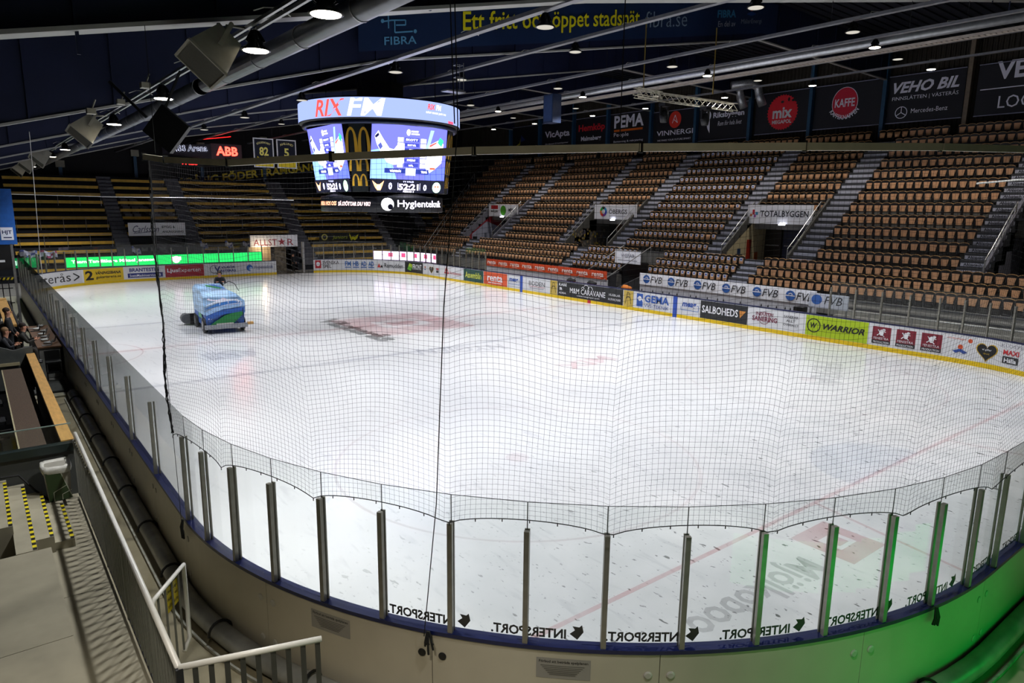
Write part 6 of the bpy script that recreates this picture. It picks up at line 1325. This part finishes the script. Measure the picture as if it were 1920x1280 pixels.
# concrete terrace in the lower left corner
tr_ = empty('concrete_terrace', (-18, -25, 0), 'pale stained concrete terrace with seams in the lower left corner', 'terrace')
SLAB = mat('stained_slab', '#8a8470', .8, noise=.12, scale=2.2)
for i in range(5): y0 = -19.9-2.75*i; MB().box((-16.92, max(y0-2.74, -33.5), -.02), (-16.31, y0+(0 if i else 1.2), 1.0)).build('lower_slab', SLAB, tr_)
for i in range(5): y0 = -21.75-2.6*i; MB().box((-19.6, y0-2.59, -.02), (-16.93, y0, 1.38)).build('upper_slab', SLAB, tr_)
MB().box((-20.5, -21.7, -.02), (-16.93, -18.8, .98)).build('lower_slab', SLAB, tr_)
stp = empty('terrace_steps', (-17, -20.2, 1.0), 'four concrete steps with yellow-black edge tape by the waste bin', 'steps')
for k_, (xa, xb, z) in enumerate(((-16.86, -16.59, 1.13), (-17.1, -16.85, 1.26), (-17.34, -17.09, 1.39), (-17.9, -17.33, 1.52))):
    ya, yb = ((-21.05, -19.3), (-21.1, -19.0), (-21.75, -18.8), (-20.98, -18.8))[k_]
    MB().box((xa, ya, 1.0), (xb, yb, z)).build('step', mat('step_concrete', '#97917c', .75, noise=.1, scale=3, bump=.1), stp)
    P = Print(); L = (yb-ya)-.15; n_ = int(L/.09)
    for q in range(n_): P.rect(0, q*L/n_, .05, L/n_*.98, '#d8c81a' if q % 2 else '#191712')
    P.build('hazard_tape', plane((xb-.052, ya+.01, z), (1, 0, 0), (0, 1, 0)), stp, step=.00002, base=.002)
MB().prism([(-18.0, -18.95, 1.05), (-16.4, -18.95, 1.0), (-16.4, -19.0, 1.0)], (0, 0, .02)) if False else None
rope([(-18.6, -18.95, 1.75), (-17.6, -18.93, 1.62), (-17.15, -18.93, 1.6), (-16.95, -19.0, 1.3), (-16.7, -19.2, 1.05), (-16.5, -18.9, 1.02)], .02, 'black cable running along the foot of the grey media box wall', cat='cable')
# waste bin with bag
wb = empty('waste_bin', (-16.62, -19.15, 1.0), 'green and beige waste bin with white bag by the steps', 'bin')
def fr(x0_, y0_, x1_, y1_, z0_, z1_, g): return MB().hexa([(x0_+g, y0_+g, z0_), (x1_-g, y0_+g, z0_), (x1_-g, y1_-g, z0_), (x0_+g, y1_-g, z0_), (x0_, y0_, z1_), (x1_, y0_, z1_), (x1_, y1_, z1_), (x0_, y1_, z1_)])
fr(-16.82, -19.32, -16.42, -18.92, 1.14, 1.74, .04).build('body', mat('bin_beige', '#8f8b80', .5), wb)
P = Print(); P.poly([(.03, 0), (.37, 0), (.2, .6), (-.0, .6)], '#2c4020').line([(.37, 0), (.2, .6)], .012, '#b8bca8').line([(.1, .0), (.1, .16), (.3, .26)], .01, '#b8bca8').line([(.22, .0), (.22, .1), (.36, .16)], .01, '#b8bca8'); P.build('green_graphic', lambda u, v, c: (-16.8+u, -19.29-c-.035*v/.6, 1.14+v), wb)
bag = MB(); random.seed(2); ringp = []
for lv, (g, z) in enumerate(((-.012, 1.63), (-.03, 1.70), (-.02, 1.775), (.03, 1.76), (.09, 1.62))):
    for q in range(20):
        t = 2*pi*q/20; cx_, cy_ = -16.62, -19.12; a = .2-g; ex = abs(cos(t))**.4*(1 if cos(t) > 0 else -1)*a; ey = abs(sin(t))**.4*(1 if sin(t) > 0 else -1)*a
        ringp.append((cx_+ex+random.uniform(-.006, .006), cy_+ey+random.uniform(-.006, .006), z+random.uniform(-.012, .012)))
bag.add(ringp, [(l_*20+q, l_*20+(q+1) % 20, (l_+1)*20+(q+1) % 20, (l_+1)*20+q) for l_ in range(4) for q in range(20)]+[tuple(80+q for q in range(20))]); bag.build('bin_bag', mat('white_bin_bag', '#c4c2b8', .4, noise=.12, scale=14, bump=.5), wb, smooth=True)
# railing
rl = empty('terrace_railing', (-16.3, -24, 1.0), 'white-topped steel railing along the terrace edge, turning at its near end', 'railing')
XR = -16.3; Y0, Y1 = -19.0, -26.75
MB().tube([(XR+.05, Y0+.3, 2.12), (XR, Y1, 2.1)], .03, 10).build('top_rail', WHITEPAINT, rl, smooth=True); MB().tube([(XR, Y1, 2.1), (-15.1, -27.12, 2.1)], .03, 10).build('top_rail', WHITEPAINT, rl, smooth=True)
MB().tube([(XR, Y0, 1.08), (XR, Y1, 1.08)], .015, 6).build('bottom_rail', DARK, rl); MB().tube([(XR, Y1, 1.08), (-15.1, -27.12, 1.08)], .02, 6).build('bottom_rail', BARGREY, rl)
nb = int((Y0-Y1)/.16)
for q in range(nb+1): y = Y0-(Y0-Y1)*q/nb; MB().bar((XR, y, 1.08), (XR, y, 2.09), .02 if q % 10 else .045, .04, (0, 1, 0)).build('baluster', BARGREY, rl)
for q in range(1, 10): t = q/9.3; MB().bar((XR+1.2*t, Y1-.37*t, 1.08), (XR+1.2*t, Y1-.37*t, 2.08), .045, .02, (0, 1, 0)).build('baluster', mat('dark_bar', '#3a3a34', .5), rl)
MB().box((XR-.03, Y1-.04, 1.0), (XR+.03, Y1+.02, 2.1)).build('corner_post', DARK, rl)
# small gate panel with yellow sign
gp = empty('gate_panel', (-16.05, -24.95, 1.0), 'short railing gate with yellow notice, standing open over the walkway', 'gate')
A_, B_ = Vector((-16.27, -25.35, 0)), Vector((-15.8, -24.72, 0))
mb = MB(); mb.tube([A_+Vector((0, 0, 1.95)), A_*.9+B_*.1+Vector((0, 0, 2.03)), B_+Vector((0, 0, 2.05)), B_+Vector((0, 0, 1.1)), A_*.2+B_*.8+Vector((0, 0, 1.02))], .026, 8); mb.build('frame_tube', WHITEPAINT, gp, smooth=True)
for q in range(1, 5): p_ = A_.lerp(B_, q/5); MB().tube([p_+Vector((0, 0, 1.04)), p_+Vector((0, 0, 2.03))], .012, 6).build('bar', BARGREY, gp)
P = Print(); P.rect(0, 0, .34, .3, '#d2ba12')
for q in range(3): P.text(('Obehöriga', 'äga ej', 'tillträde')[q], .05, .21-.08*q, .24, .045, '#4a3c08', .02)
P.build('yellow_notice', plane(A_.lerp(B_, .42)+Vector((-.02, -.0, 1.68)), B_-A_, (0, 0, 1)), gp)
rope([(-16.2, -26.0, .02), (-15.6, -26.3, .02), (-15.1, -26.9, .02), (-14.6, -27.6, .02)], .01, 'thin black cable lying on the walkway floor by the railing', cat='cable')
MB().prism([(-17.25, -24.6, 1.4), (-17.18, -24.4, 1.4), (-17.18, -25.6, 1.4), (-17.3, -25.7, 1.4)], (0, 0, .0)) if False else None
print('objects', len(S.objects), 'seats', len(SEATS))
